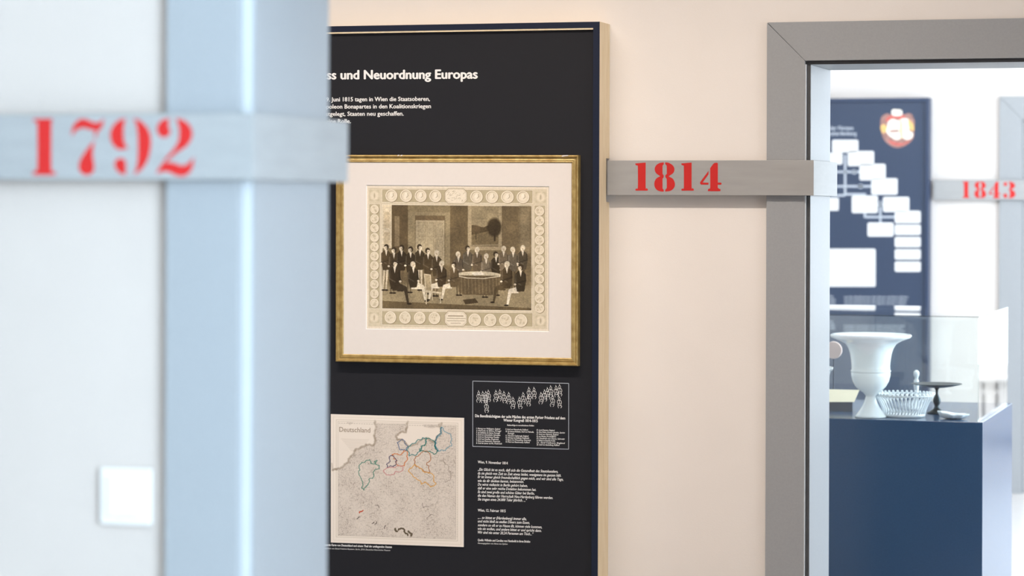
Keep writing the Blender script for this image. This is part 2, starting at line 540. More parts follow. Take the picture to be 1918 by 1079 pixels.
def refit(glyphs, x0, x1, y0, y1):
    """glyph outlines moved into a pixel box"""
    P = [catmull(g) for g in glyphs]
    xs = [q[0] for p in P for q in p]
    ys = [q[1] for p in P for q in p]
    a, b, c, d = min(xs), max(xs), min(ys), max(ys)
    return [[(x0 + (q[0] - a) / (b - a) * (x1 - x0), y0 + (q[1] - c) / (d - c) * (y1 - y0)) for q in p] for p in P]

S1 = [(302, 212), (318, 204), (475, 202, 1), (462, 260), (460, 640), (475, 672), (498, 690), (485, 708), (310, 708), (292, 695), (322, 665), (335, 640), (335, 260), (325, 235), (304, 228)]
S7A = [(640, 360, 1), (655, 275), (705, 215), (765, 205), (835, 235), (890, 235), (932, 200, 1), (918, 275), (880, 316), (870, 345), (858, 375), (846, 350), (858, 312), (820, 305), (750, 286), (690, 305)]
S7B = [(850, 400, 1), (812, 438), (755, 515), (715, 590), (710, 655), (745, 700), (795, 708), (838, 675), (845, 615), (832, 540), (838, 460)]
S9A = [(1128, 198, 1), (1060, 220), (1003, 290), (990, 360), (1012, 430), (1068, 480), (1152, 468, 1), (1120, 425), (1108, 350), (1112, 265)]
S9B = [(1128, 712, 1), (1062, 680), (1028, 620), (1045, 572), (1088, 556), (1124, 580), (1130, 625)]
S9C = [(1198, 196, 1), (1278, 235), (1340, 320), (1355, 425), (1330, 560), (1275, 655), (1198, 714, 1), (1226, 640), (1238, 540), (1238, 370), (1225, 265)]
S2A = [(1524, 200, 1), (1455, 215), (1412, 275), (1418, 335), (1460, 372), (1510, 358), (1530, 315), (1512, 265)]
S2B = [(1580, 198, 1), (1660, 222), (1718, 290), (1722, 370), (1680, 445), (1600, 500), (1535, 550), (1448, 620, 1), (1500, 545), (1560, 475), (1602, 400), (1610, 300)]
S2C = [(1402, 700, 1), (1435, 635), (1490, 596), (1560, 600), (1620, 622), (1680, 612), (1742, 548, 1), (1728, 640), (1690, 700), (1630, 722), (1570, 708), (1510, 680), (1450, 682)]
N1792 = [to_px(g, 4.795, 0, 180) for g in (S1, S7A, S7B, S9A, S9B, S9C, S2A, S2B, S2C)]

BALL_T = [(790, 172, 1), (752, 190), (738, 232), (758, 262), (795, 258), (808, 228), (800, 196)]
BALL_B = [(790, 538, 1), (750, 518), (732, 472), (752, 438), (795, 440), (810, 474), (802, 512)]
N1843 = (refit([G1], 1803, 1816, 339.5, 371) + refit([G8L, G8R], 1825, 1847, 339.5, 371.5)
         + refit([G4A, G4B], 1852, 1874, 340, 371.5) + refit([BALL_T, BALL_B, sh(G8R, -25)], 1879, 1902, 340, 371.5))

def beam(name_label, Y, yf, pxl, pxr, pyt, pyb, back_px, polys, xs):
    """yf: how far the front stands before the wall; pxl/pxr: ends of the front board"""
    YF = Y - yf
    T = 0.018
    x0 = X_(pxl, YF)
    x1 = X_(pxr, YF)
    zt = at(pxr, pyt, YF).z
    zb = at(pxr, pyb, YF).z
    yb = x1 / ((back_px - PX0) * Rh.x + F * Fv.x) * ((back_px - PX0) * Rh.y + F * Fv.y)
    e = empty('year_beam', (x1, YF, zb), label=name_label, cat='sign beam')
    box('front_board', (x0, YF, zb), (x1, YF + T, zt), M_BAR, e, 0.0009)
    box('return_board', (x1 - T, YF + T + 0.0003, zb), (x1, yb, zt), M_BAR, e, 0.0012)
    # spacer blocks that carry the boards off the wall and the lining
    box('spacer', (x0 + 0.06, YF + T, zb + 0.02), (x0 + 0.12, Y, zt - 0.02), M_BAR, e)
    if x1 - T - xs > 0.002:
        box('spacer', (xs, Y + 0.12, zb + 0.02), (x1 - T, Y + 0.2, zt - 0.02), M_BAR, e)
    P = [[at(q[0], q[1], YF - 0.0005) for q in p] for p in polys]
    tag(flat_polys('stencil_numerals', P, M_RED, e), 'red stencilled year figures')
    return e

b1 = beam('pale grey beam stencilled 1792 in red, blurred in the left foreground', Y1, 0.041, -80, 474, 211.5, 336.5, 652, N1792, xs1)
b2 = beam('grey painted beam stencilled 1814 in red between dark panel and door frame', Y2, 0.041, 1137, 1524, 300, 366.3, 1568, N1814, xs2)
b3 = beam('pale beam stencilled 1843 in red on the wall of the far room', Y3, 0.041, 1748, 1925, 337, 374.5, 1960, N1843, xs3)

# ------------------------------------------------------------------ light switch on the near wall
A = at(191, 980, Y1); B = at(287, 878, Y1)
sw = empty('light_switch', ((A.x + B.x) / 2, Y1, A.z), label='square white light switch on the bright foreground wall under the 1792 beam', cat='light switch')
box('switch_plate', (A.x, Y1 - 0.011, A.z), (B.x, Y1 - 0.0002, B.z), M_SWITCH, sw, 0.003)
box('rocker', (A.x + 0.016, Y1 - 0.015, A.z + 0.016), (B.x - 0.016, Y1 - 0.0112, B.z - 0.016), M_SWITCH, sw, 0.0012)

# ------------------------------------------------------------------ the dark information panel on the middle wall
YP = Y2 - 0.136                    # front plane of the rim
YFc = YP + 0.013                   # recessed printed face
xr = X_(1122, YP)
zt = at(1122, 40.5, YP).z
xl = xr - 1.62
zb = 0.22
RW = X_(1122, YP) - X_(1110, YP)
zin = at(1110, 52, YP).z
pn = empty('information_panel', ((xl + xr) / 2, Y2, zb), label='tall dark panel with white lettering and pale plywood sides on the cream wall', cat='information panel')
nt_, nb_ = at(1139, 296.5, Y2 - 0.04).z, at(1139, 378.5, Y2 - 0.04).z
# plywood sides (the right one is notched round the beam)
def ply_side(x0, x1, notch):
    pts = [(YP + 0.0012, zb), (Y2 - 0.0003, zb)]
    if notch:
        ny = Y2 - 0.043
        pts += [(Y2 - 0.0003, nb_), (ny + 0.006, nb_), (ny + 0.0015, nb_ + 0.003), (ny, nb_ + 0.009), (ny, nt_), (Y2 - 0.0003, nt_)]
    pts += [(Y2 - 0.0003, zt), (YP + 0.0012, zt)]
    bm = bmesh.new()
    A_ = [bm.verts.new((x0, y, z)) for y, z in pts]
    B_ = [bm.verts.new((x1, y, z)) for y, z in pts]
    n = len(pts)
    for i in range(n):
        bm.faces.new((A_[i], A_[(i + 1) % n], B_[(i + 1) % n], B_[i]))
    for t in tessellate_polygon([[Vector((y, z, 0)) for y, z in pts]]):
        bm.faces.new([A_[i] for i in t])
        bm.faces.new([B_[i] for i in t])
    return done(bm, 'plywood_side', M_PLY, pn)
ply_side(xr - RW + 0.0005, xr, True)
ply_side(xl, xl + RW - 0.0005, False)
box('plywood_top', (xl + RW, YP + 0.0016, zin - 0.0055), (xr - RW, Y2 - 0.0003, zt), M_PLY, pn)
box('plywood_bottom', (xl + RW, YP + 0.0012, zb), (xr - RW, Y2 - 0.0003, zb + RW), M_PLY, pn)
# navy laminate on the rim's front
g = 0.0
prism_xz('rim', [(xr - RW, zb + RW), (xr, zb), (xr, zt), (xr - RW, zin)], YP, YP + 0.0012, M_NAVY, pn)
prism_xz('rim', [(xl, zb), (xl + RW, zb + RW), (xl + RW, zin), (xl, zt)], YP, YP + 0.0012, M_NAVY, pn)
prism_xz('rim', [(xl + RW, zin), (xr - RW, zin), (xr, zt), (xl, zt)], YP, YP + 0.0012, M_NAVY, pn)
prism_xz('rim', [(xl, zb), (xr, zb), (xr - RW, zb + RW), (xl + RW, zb + RW)], YP, YP + 0.0012, M_NAVY, pn)
gp = 0.003
box('printed_board', (xl + RW + gp, YFc, zb + RW + gp), (xr - RW - gp, YFc + 0.012, zin - 0.0062), M_FACE, pn)
YT = YFc - 0.0004

text('heading_lettering', [('Wiener Kongre', 440, 610, 149.3, 148.6, 17.5, 0.038, 0), ('ss und Neuordnung Europas', 612.5, 894, 148.4, 146.9, 17.5, 0.038, 0)], YT, M_WHITE_PRINT, pn)
text('intro_lettering', [('bis zum', 560, 604, 190.4, 190.1, 8.2, 0.024, 0), ('9. Juni 1815 tagen in Wien die Staatsoberen,', 611, 805, 190.1, 188.8, 8.2, 0.024, 0),
                         ('Napoleon Bonapartes in den Koalitionskriegen', 598.5, 807, 203.5, 202.6, 8.2, 0.024, 0),
                         ('festgelegt, Staaten neu geschaffen.', 602, 756, 217.2, 216.4, 8.2, 0.024, 0),
                         ('eine Rolle.', 611, 657, 231, 230.6, 8.2, 0.024, 0)], YT, M_WHITE_PRINT, pn)

def yl(y, x, s=0.036): return y + (x - 895) * s
L = [('Wien, 9. November 1814', 895, 951, 867.7, 870.0, 5.2, 0.022, 0),
     ('„Ein Glück ist es noch, daß sich die Gesundheit des Staatskanzlers,', 895, 1045, 881.6, 885.6, 5.2, 0.022, 0.25),
     ('da sie gleich von Zeit zu Zeit etwas leidet, wenigstens im ganzen hält.', 895, 1051, 888.6, 893.0, 5.2, 0.022, 0.25),
     ('Er ist immer gleich freundschaftlich gegen mich, und wir sind alle Tage,', 895, 1055, 895.3, 900.4, 5.2, 0.022, 0.25),
     ('wie du dir denken kannst, beisammen.', 895, 981, 902.6, 904.6, 5.2, 0.022, 0.25),
     ('Du wirst vielleicht in Berlin gehört haben,', 895, 988, 909.6, 912.2, 5.2, 0.022, 0.25),
     ('daß er eine sehr reiche Dotation bekommen hat.', 895, 1004, 916.5, 919.6, 5.2, 0.022, 0.25),
     ('Es sind zwei große und schöne Güter bei Berlin,', 895, 1001, 923.5, 926.6, 5.2, 0.022, 0.25),
     ('die den Namen der Herrschaft Neu-Hardenberg führen werden.', 895, 1035.5, 930.4, 934.8, 5.2, 0.022, 0.25),
     ('Sie tragen etwa 24.000 Taler jährlich. ..."', 895, 987, 937.4, 939.8, 5.2, 0.022, 0.25),
     ('Wien, 12. Februar 1815', 895, 947, 958.0, 959.6, 5.2, 0.022, 0),
     ('„... so bittet er (Hardenberg) immer alle,', 895, 986, 971.6, 974.4, 5.2, 0.022, 0.25),
     ('und nicht bloß zu steifen Diners zum Essen,', 895, 992, 978.5, 981.4, 5.2, 0.022, 0.25),
     ('sondern so oft er zu Hause ißt, können viele kommen,', 895, 1015, 985.6, 989.6, 5.2, 0.022, 0.25),
     ('wie sie wollen, und andere bittet er und spricht dann.', 895, 1014, 992.4, 996.4, 5.2, 0.022, 0.25),
     ('Wir sind nie unter 20,24 Personen am Tisch..."', 895, 999, 999.3, 1002.8, 5.2, 0.022, 0.25),
     ('Quelle: Wilhelm und Caroline von Humboldt in ihren Briefen', 895, 993, 1013.5, 1016.5, 4.4, 0.03, 0.1),
     ('Herausgegeben von Anna von Sydow', 895, 951, 1018.8, 1020.4, 2.8, 0.01, 0.2)]
text('quotation_lettering', L, YT, M_WHITE_PRINT, pn)
text('map_caption', [('Neueste Karte von Deutschland und einem Theil der umliegenden Staaten', 605, 734, 1022.2, 1026.6, 4.2, 0.03, 0.15),
                     ('gezeichnet von Daniel Friedrich Reymann, Berlin, 2010, Deutsches Historisches Museum', 605, 731, 1028.3, 1032.2, 2.8, 0.0, 0.2)], YT, M_WHITE_PRINT, pn)

# the key to the engraving: white outline, little drawn figures, names
def ln(p0, p1, wd):
    """stroke quad between two pixels on the printed board"""
    a, b = at(*p0, YT), at(*p1, YT)
    d = (b - a)
    if d.length < 1e-6: return None
    n = Vector((-d.z, 0, d.x)).normalized() * wd * 0.5
    return [a - n, b - n, b + n, a + n]
c4 = [(885.5, 713.8), (1065.2, 718.2), (1065.0, 841.5), (885.5, 836.2)]
tag(flat_polys('key_outline', [ln(c4[i], c4[(i + 1) % 4], 0.0019) for i in range(4)], M_GREY_PRINT, pn, 0.0002))
figs = [(896.7, 737), (904.3, 738), (910, 738), (914.8, 735.6), (911, 756), (929, 736), (936.4, 734.5), (944, 738), (953, 739.8), (961, 749), (973, 748.7), (980, 740),
        (990.8, 730.5), (1000.3, 730.5), (989.5, 744), (1013.5, 740), (1020, 735), (1025.5, 731), (1031.5, 727.3), (1041.5, 727), (1048.3, 725.3), (1035, 745), (1047.5, 747.5)]
rng = random.Random(3)
polys = []
for fx, fy in figs:
    s = 1.0
    ring = []
    for k in range(8):                                        # head
        a0, a1 = k * math.pi / 4, (k + 1) * math.pi / 4
        polys.append(ln((fx + 2.0 * math.cos(a0), fy - 0.5 + 2.4 * math.sin(a0)), (fx + 2.0 * math.cos(a1), fy - 0.5 + 2.4 * math.sin(a1)), 0.0011))
    polys.append(ln((fx - 0.7, fy - 5.5), (fx + 0.3, fy - 2.2), 0.0016))
    sway = rng.uniform(-1.5, 1.5)
    sk = [(-3.8, 6), (-3.2, 2.6), (0, 2.2), (3.2, 3), (4.2, 7), (2.6, 11), (4 + sway, 14), (2 + sway, 17)]
    for p, q in zip(sk, sk[1:]):
        polys.append(ln((fx + p[0], fy + p[1]), (fx + q[0], fy + q[1]), 0.0013))
    for p, q in (((-3.8, 6), (-1.5, 9.5)), ((-1.5, 9.5), (2.2, 8.2)), ((-2, 9), (-3.5 + sway, 13)), ((-3.5 + sway, 13), (-2 + sway, 17)), ((0, 3), (0.6, 8)), ((-2, 12), (3, 12.6))):
        polys.append(ln((fx + p[0], fy + p[1]), (fx + q[0], fy + q[1]), 0.0012))
flat_polys('key_figures', [p for p in polys if p], M_WHITE_PRINT, pn, 0.0002)
text('key_title', [('Die Bevollmächtigten der acht Mächte des ersten Pariser Friedens auf dem', 890, 1058.5, 781.3, 785.7, 5.4, 0.03, 0),
                   ('Wiener Kongreß 1814-1815', 943, 1007, 789.4, 791.0, 5.4, 0.03, 0),
                   ('Reihenfolge in verschiedenen Rollen', 950, 1000, 797.6, 798.6, 2.8, 0.03, 0.2)], YT, M_WHITE_PRINT, pn)
names = [('1. Herzog von Wellington, England', '2. Graf Lobo da Silveira, Portugal', '3. de Saldanha da Gama, Portugal', '4. Graf von Löwenhielm, Schweden', '5. Graf von Hardenberg, Preußen', '6. Graf von Noailles, Frankreich', '7. Fürst von Metternich, Österreich', '8. Graf de Latour du Pin, Frankreich'),
         ('9. Graf von Nesselrode, Rußland', '10. de Sousa-Holstein, Graf von Palmella,', 'Portugal', '11. Viscount Castlereagh, England', '12. Herzog von Dalberg, Frankreich', '13. Baron von Wessenberg, Österreich', '14. Fürst von Rasumowsky, Rußland'),
         ('15. Lord Stewart, England', '16. Don Pedro Gomez Labrador, Spanien', '17. Graf von Clancarty, England', '18. von Wacken, Protokollführer', '19. Friedrich von Gentz, Sekretär', '20. Wilhelm von Humboldt, Preußen', '21. Graf Cathcart, England', '22. Graf von Stackelberg, Rußland')]
col = []
for c, (x0, wds, ytop) in enumerate(((892, (45, 46.5, 44.5, 45, 43, 42, 44.5, 48), 803.8), (947, (42, 53, 12, 43, 44, 47, 45), 805.4), (1005, (34, 53, 41, 37, 53, 35, 53, 43), 806.7))):
    for i, nme in enumerate(names[c]):
        xa = x0 + (4 if (c == 1 and i == 2) else 0)
        yb_ = ytop + i * 3.93
        col.append((nme, xa, xa + wds[i], yb_, yb_ + wds[i] * 0.024, 2.9, 0.022, 0.2))
text('key_names', col, YT, M_WHITE_PRINT, pn)

# ------------------------------------------------------------------ raster helpers for printed sheets
def smooth_noise(h, w_, cell, seed):
    r = np.random.RandomState(seed)
    gh, gw = int(h / cell) + 3, int(w_ / cell) + 3
    g_ = r.rand(gh, gw)
    y = np.arange(h) / cell
    x = np.arange(w_) / cell
    yi, xi = y.astype(int), x.astype(int)
    fy, fx = y - yi, x - xi
    fy, fx = fy * fy * (3 - 2 * fy), fx * fx * (3 - 2 * fx)
    a = g_[np.ix_(yi, xi)]; b = g_[np.ix_(yi, xi + 1)]; c = g_[np.ix_(yi + 1, xi)]; d = g_[np.ix_(yi + 1, xi + 1)]
    fx = fx[None, :]; fy = fy[:, None]
    return (a * (1 - fx) + b * fx) * (1 - fy) + (c * (1 - fx) + d * fx) * fy

class Sheet:
    def __init__(s, w_, h, x0, y0, x1, y1, base):
        s.w, s.h, s.box = w_, h, (x0, y0, x1, y1)
        s.X, s.Y = np.meshgrid(x0 + (np.arange(w_) + 0.0) / (w_ - 1) * (x1 - x0), y0 + (np.arange(h) + 0.0) / (h - 1) * (y1 - y0))
        s.a = np.empty((h, w_, 3)); s.a[:] = base
        s.px = (x1 - x0) / w_
    def _mix(s, mask, col):
        m_ = np.clip(mask, 0, 1)[..., None]
        s.a = s.a * (1 - m_) + np.array(col, float) * m_
    def rect(s, x0, y0, x1, y1, col, a=1.0, soft=None):
        q = soft or s.px
        m_ = np.clip((s.X - x0) / q + .5, 0, 1) * np.clip((x1 - s.X) / q + .5, 0, 1) * np.clip((s.Y - y0) / q + .5, 0, 1) * np.clip((y1 - s.Y) / q + .5, 0, 1)
        s._mix(m_ * a, col)
    def ell(s, cx, cy, rx, ry, col, a=1.0, soft=None):
        q = soft or s.px
        d = (1 - np.sqrt(((s.X - cx) / rx) ** 2 + ((s.Y - cy) / ry) ** 2)) * min(rx, ry)
        s._mix(np.clip(d / q + .5, 0, 1) * a, col)
    def pmask(s, pts):
        m_ = np.zeros_like(s.X, bool)
        n = len(pts)
        for i in range(n):
            xa, ya = pts[i]; xb, yb = pts[(i + 1) % n]
            if ya == yb: continue
            c = ((s.Y < ya) != (s.Y < yb)) & (s.X < (xb - xa) * (s.Y - ya) / (yb - ya) + xa)
            m_ ^= c
        return m_
    def poly(s, pts, col, a=1.0):
        x0 = min(p[0] for p in pts); 
        s._mix(s.pmask(pts).astype(float) * a, col)
    def line(s, pts, wd, col, a=1.0, closed=False):
        P = list(pts) + ([pts[0]] if closed else [])
        for (xa, ya), (xb, yb) in zip(P, P[1:]):
            i0 = max(0, int((min(xa, xb) - wd * 2 - s.box[0]) / (s.box[2] - s.box[0]) * s.w) - 2)
            i1 = min(s.w, int((max(xa, xb) + wd * 2 - s.box[0]) / (s.box[2] - s.box[0]) * s.w) + 3)
            j0 = max(0, int((min(ya, yb) - wd * 2 - s.box[1]) / (s.box[3] - s.box[1]) * s.h) - 2)
            j1 = min(s.h, int((max(ya, yb) + wd * 2 - s.box[1]) / (s.box[3] - s.box[1]) * s.h) + 3)
            if i1 <= i0 or j1 <= j0: continue
            X, Y = s.X[j0:j1, i0:i1], s.Y[j0:j1, i0:i1]
            L2 = (xb - xa) ** 2 + (yb - ya) ** 2 + 1e-9
            t = np.clip(((X - xa) * (xb - xa) + (Y - ya) * (yb - ya)) / L2, 0, 1)
            d = np.hypot(X - xa - t * (xb - xa), Y - ya - t * (yb - ya))
            m_ = np.clip((wd / 2 - d) / s.px + .5, 0, 1)[..., None] * a
            s.a[j0:j1, i0:i1] = s.a[j0:j1, i0:i1] * (1 - m_) + np.array(col, float) * m_
    def build(s, name, c00, c10, c11, c01, Y, material, parent):
        """c..: the four corners (pixels) of the sheet on plane Y"""
        P = [at(*c, Y) for c in (c00, c10, c11, c01)]
        u = np.linspace(0, 1, s.w)[None, :, None]
        v = np.linspace(0, 1, s.h)[:, None, None]
        q = [np.array(p)[None, None, :] for p in P]
        co = (q[0] * (1 - u) + q[1] * u) * (1 - v) + (q[3] * (1 - u) + q[2] * u) * v
        idx = np.arange(s.w * s.h).reshape(s.h, s.w)
        Fq = np.stack([idx[1:, :-1], idx[1:, 1:], idx[:-1, 1:], idx[:-1, :-1]], -1).reshape(-1, 4)
        me = bpy.data.meshes.new(name)
        me.vertices.add(s.w * s.h)
        me.vertices.foreach_set('co', co.reshape(-1).astype(np.float32))
        n = len(Fq)
        me.loops.add(n * 4)
        me.loops.foreach_set('vertex_index', Fq.reshape(-1).astype(np.int32))
        me.polygons.add(n)
        me.polygons.foreach_set('loop_start', np.arange(0, n * 4, 4, dtype=np.int32))
        me.update(calc_edges=True)
        c = s.a / 255.0
        lin = np.where(c <= 0.04045, c / 12.92, ((c + 0.055) / 1.055) ** 2.4)
        rgba = np.ones((s.h, s.w, 4), np.float32)
        rgba[..., :3] = np.clip(lin, 0, 1)
        at_ = me.color_attributes.new('print', 'FLOAT_COLOR', 'POINT')
        at_.data.foreach_set('color', rgba.reshape(-1))
        o = link(name, me, material)
        under(o, parent)
        return o

# ------------------------------------------------------------------ the framed engraving
YE = YFc - 0.030                   # front of the gilt frame
corn = [(628.5, 290.0), (1083.0, 290.5), (1082.0, 686.0), (628.0, 677.5)]
CW = [at(*c, YE) for c in corn]
eg = empty('framed_engraving', (sum(c.x for c in CW) / 4, YFc, CW[2].z), label='sepia engraving in a cream mount and thin gilt frame hung on the dark panel', cat='framed picture')
fw = X_(1083, YE) - X_(1069, YE)
# profile across the frame: (fraction inward, depth behind the front)
prof = [(0, 0.030), (0, 0.0035), (0.07, 0.0008), (0.16, 0.0), (0.21, 0.0022), (0.25, 0.0040), (0.36, 0.0085), (0.46, 0.0092), (0.60, 0.0075), (0.66, 0.0068), (0.72, 0.0088), (0.79, 0.0085), (0.85, 0.0078), (0.93, 0.0102), (1.0, 0.0112), (1.0, 0.016)]
cen = (CW[0] + CW[1] + CW[2] + CW[3]) / 4
def inset(fr_):
    out = []
    for i, c in enumerate(CW):
        sx = 1 if i in (0, 3) else -1
        sz = -1 if i in (0, 1) else 1
        out.append(Vector((c.x + sx * fr_ * fw, 0, c.z + sz * fr_ * fw)))
    return out
for side in range(4):
    bm = bmesh.new()
    rows = []
    for fr_, dp in prof:
        C_ = inset(fr_)
        a, b = C_[side], C_[(side + 1) % 4]
        rows.append((bm.verts.new((a.x, YE + dp, a.z)), bm.verts.new((b.x, YE + dp, b.z))))
    for r0, r1 in zip(rows, rows[1:]):
        bm.faces.new((r0[0], r0[1], r1[1], r1[0]))
    bm.faces.new([r[0] for r in rows])
    bm.faces.new([r[1] for r in rows][::-1])
    bm.faces.new((rows[-1][0], rows[-1][1], rows[0][1], rows[0][0]))
    done(bm, 'frame_rail', M_GOLD, eg)
# chipped spots where the white gesso shows
for cx_, cy_, ww in ((1058, 291.3, 12), (752, 290.7, 3), (746, 290.6, 3)):
    pts = catmull([(cx_ - ww / 2, cy_ + 1.2), (cx_ - ww / 3, cy_ - 0.6), (cx_ + ww / 2, cy_ - 0.9), (cx_ + ww / 2.4, cy_ + 0.6), (cx_, cy_ + 1.0), (cx_ - ww / 3, cy_ + 1.9)])
    flat_polys('chip', [[at(p[0], p[1] + 0.3, YE - 0.0004) for p in pts]], M_MATB, eg)
# mount board with its window
YM = YE + 0.0125
I = inset(0.985)
wc = [at(686, 346.5, YM), at(1028.5, 349, YM), at(1028.5, 621.5, YM), at(685.5, 616.5, YM)]
bm = bmesh.new()
out_v = [bm.verts.new((p.x, YM, p.z)) for p in I]
in_v = [bm.verts.new((p.x, YM, p.z)) for p in wc]
in_b = [bm.verts.new((p.x + (0.0018 if i in (0, 3) else -0.0018), YM + 0.0022, p.z + (-0.0018 if i in (0, 1) else 0.0018))) for i, p in enumerate(wc)]
for i in range(4):
    j = (i + 1) % 4
    bm.faces.new((out_v[i], out_v[j], in_v[j], in_v[i]))
done(bm, 'mount_board', M_MATB, eg)
bm = bmesh.new()
in_v = [bm.verts.new((p.x, YM, p.z)) for p in wc]
in_b = [bm.verts.new((p.x + (0.0018 if i in (0, 3) else -0.0018), YM + 0.0022, p.z + (-0.0018 if i in (0, 1) else 0.0018))) for i, p in enumerate(wc)]
for i in range(4):
    j = (i + 1) % 4
    bm.faces.new((in_v[i], in_v[j], in_b[j], in_b[i]))
done(bm, 'mount_bevel', M_BEVEL, eg)
box('backing_board', (CW[3].x + 0.004, YE + 0.0170, CW[2].z + 0.004), (CW[2].x - 0.004, YE + 0.0295, CW[0].z - 0.004), M_PLY, eg)

# the print: a generic sepia group scene inside a border of plain roundels
LT, MID, DK = (226, 212, 188), (176, 160, 130), (92, 78, 54)
S = Sheet(700, 560, 168, 172, 1052, 878, (224, 210, 190))
S.rect(176, 182, 1044, 868, (206, 192, 166))
def panel_rect(x0, y0, x1, y1, col):
    S.rect(x0 - 3, y0 - 3, x1 + 3, y1 + 3, (226, 213, 192))
    S.rect(x0 - 1, y0 - 1, x1 + 1, y1 + 1, (150, 135, 108))
    S.rect(x0, y0, x1, y1, col)
BG = (178, 164, 134)
panel_rect(246, 190, 974, 250, BG)
panel_rect(246, 792, 974, 856, BG)
panel_rect(182, 264, 232, 776, BG)
panel_rect(986, 264, 1034, 776, BG)
for cx_, cy_ in ((206, 220), (1014, 222), (206, 824), (1014, 828)):
    S.rect(cx_ - 24, cy_ - 26, cx_ + 24, cy_ + 26, (192, 178, 150))
    S.ell(cx_, cy_, 22, 24, (218, 204, 180), 1, 10)
    S.ell(cx_, cy_, 4, 12, (160, 144, 116), 0.7, 4)
rs = np.random.RandomState(5)
def roundel(cx_, cy_, rx, ry, busy):
    S.ell(cx_ + 2, cy_ + 2, rx + 1, ry + 1, (140, 124, 96), 0.9)
    S.ell(cx_, cy_, rx, ry, (230, 217, 196))
    S.ell(cx_, cy_, rx * .84, ry * .84, (150, 134, 106) if busy else (196, 180, 152))
    S.ell(cx_ + 1.5, cy_ + 1.2, rx * .81, ry * .81, (218, 204, 180))
    if busy:
        S.ell(cx_ - 1, cy_ + 6, rx * .42, ry * .40, (226, 213, 192))
        S.ell(cx_, cy_ - 6, rx * .30, ry * .36, (230, 218, 198))
        S.line([(cx_ + rx * .28, cy_ - 12), (cx_ + rx * .34, cy_), (cx_ + rx * .1, cy_ + 8)], 3, (150, 134, 106), .8)
    else:
        for _ in range(7):
            x, y = cx_ + rs.uniform(-.5, .5) * rx, cy_ + rs.uniform(-.5, .5) * ry
            S.ell(x, y, 4, 4, (188, 172, 144), .7, 3)
for i in range(4):
    roundel(290 + i * 72, 220, 29, 30, True)
    roundel(706 + i * 74.5, 222, 30, 30, True)
    roundel(286 + i * 72, 822, 28, 30, False)
    roundel(698 + i * 74, 828, 30, 31, False)
for i in range(11):
    roundel(207, 288 + i * 46.4, 21, 22, False)
    roundel(1009, 290 + i * 47.6, 22, 23, False)
for cy_, tx in ((220, False), (824, True)):
    o8 = [(552, cy_ - 18), (570, cy_ - 38), (642, cy_ - 38), (660, cy_ - 18), (660, cy_ + 18), (642, cy_ + 38), (570, cy_ + 38), (552, cy_ + 18)]
    S.poly(o8, (224, 211, 190)); S.line(o8, 2.2, (150, 134, 106), 1, True)
    o8b = [(p[0] + (4 if p[0] < 600 else -4), p[1] + (4 if p[1] < cy_ else -4)) for p in o8]
    S.line(o8b, 1.4, (180, 164, 136), 1, True)
    if tx:
        for j, (a_, wdt) in enumerate(((.8, 36), (.6, 42), (.6, 42), (.6, 24))):
            xx = 606 - wdt
            while xx < 606 + wdt:
                l_ = rs.uniform(4, 11)
                S.line([(xx, cy_ - 14 + j * 12), (xx + l_, cy_ - 14 + j * 12)], 4.5 if j == 0 else 3, (130, 114, 88), a_)
                xx += l_ + 2.5
    else:
        for _ in range(24):
            x, y = 606 + rs.uniform(-38, 38), cy_ + rs.uniform(-22, 22)
            S.line([(x, y), (x + rs.uniform(-10, 10), y + rs.uniform(-8, 8))], 2.4, (160, 144, 116), .7)
# the picture itself: a plain panelled hall with a company of people around a table
px0_, py0_, px1_, py1_ = 246, 266, 970, 778
S.rect(px0_ - 2, py0_ - 2, px1_ + 2, py1_ + 3, (236, 224, 204))
S.rect(px0_, py0_, px1_, py1_, (124, 108, 80))
inside = (S.X > px0_) & (S.X < px1_) & (S.Y > py0_) & (S.Y < py1_)
S.rect(246, 266, 292, 480, (206, 190, 162)); S.rect(254, 300, 282, 380, (190, 172, 142)); S.rect(254, 400, 282, 470, (190, 172, 142))
S.rect(292, 266, 372, 560, (96, 80, 56)); S.rect(306, 320, 330, 470, (132, 114, 86))
S.rect(372, 266, 578, 560, (146, 130, 100)); S.rect(372, 266, 578, 300, (136, 120, 90))
S.rect(408, 318, 552, 560, (172, 156, 126)); S.rect(408, 318, 552, 340, (112, 94, 68))
S.line([(408, 560), (408, 318), (552, 318), (552, 560)], 3, (110, 94, 68))
for x in (424, 466, 508):
    S.line([(x, 352), (x + 32, 352), (x + 32, 420), (x, 420)], 2, (146, 130, 100), .9, True)
    S.line([(x, 436), (x + 32, 436), (x + 32, 520), (x, 520)], 2, (146, 130, 100), .9, True)
S.rect(578, 266, 664, 560, (106, 90, 64)); S.rect(828, 266, 970, 560, (112, 96, 70)); S.rect(914, 266, 966, 500, (140, 124, 96), .8, 20)
S.rect(664, 266, 828, 484, (168, 150, 118)); S.rect(682, 270, 812, 466, (84, 70, 48))
S.poly([(682, 270), (812, 270), (812, 340), (740, 372), (682, 360)], (150, 134, 104))
S.poly([(682, 410), (812, 380), (812, 466), (682, 466)], (118, 102, 74))
S.ell(792, 372, 34, 46, (66, 54, 36), 1, 10); S.rect(790, 380, 798, 440, (60, 48, 32)); S.ell(704, 384, 20, 22, (96, 80, 56), 1, 8); S.rect(700, 396, 706, 432, (84, 70, 48))
S.line([(682, 462), (812, 458)], 6, (170, 154, 124), .7)
S.poly([(246, 640), (970, 640), (970, 778), (246, 778)], (146, 130, 100)); S.rect(246, 560, 970, 660, (110, 94, 68), .8, 24)
S.poly([(246, 740), (560, 752), (970, 766), (970, 778), (246, 778)], (104, 88, 62))
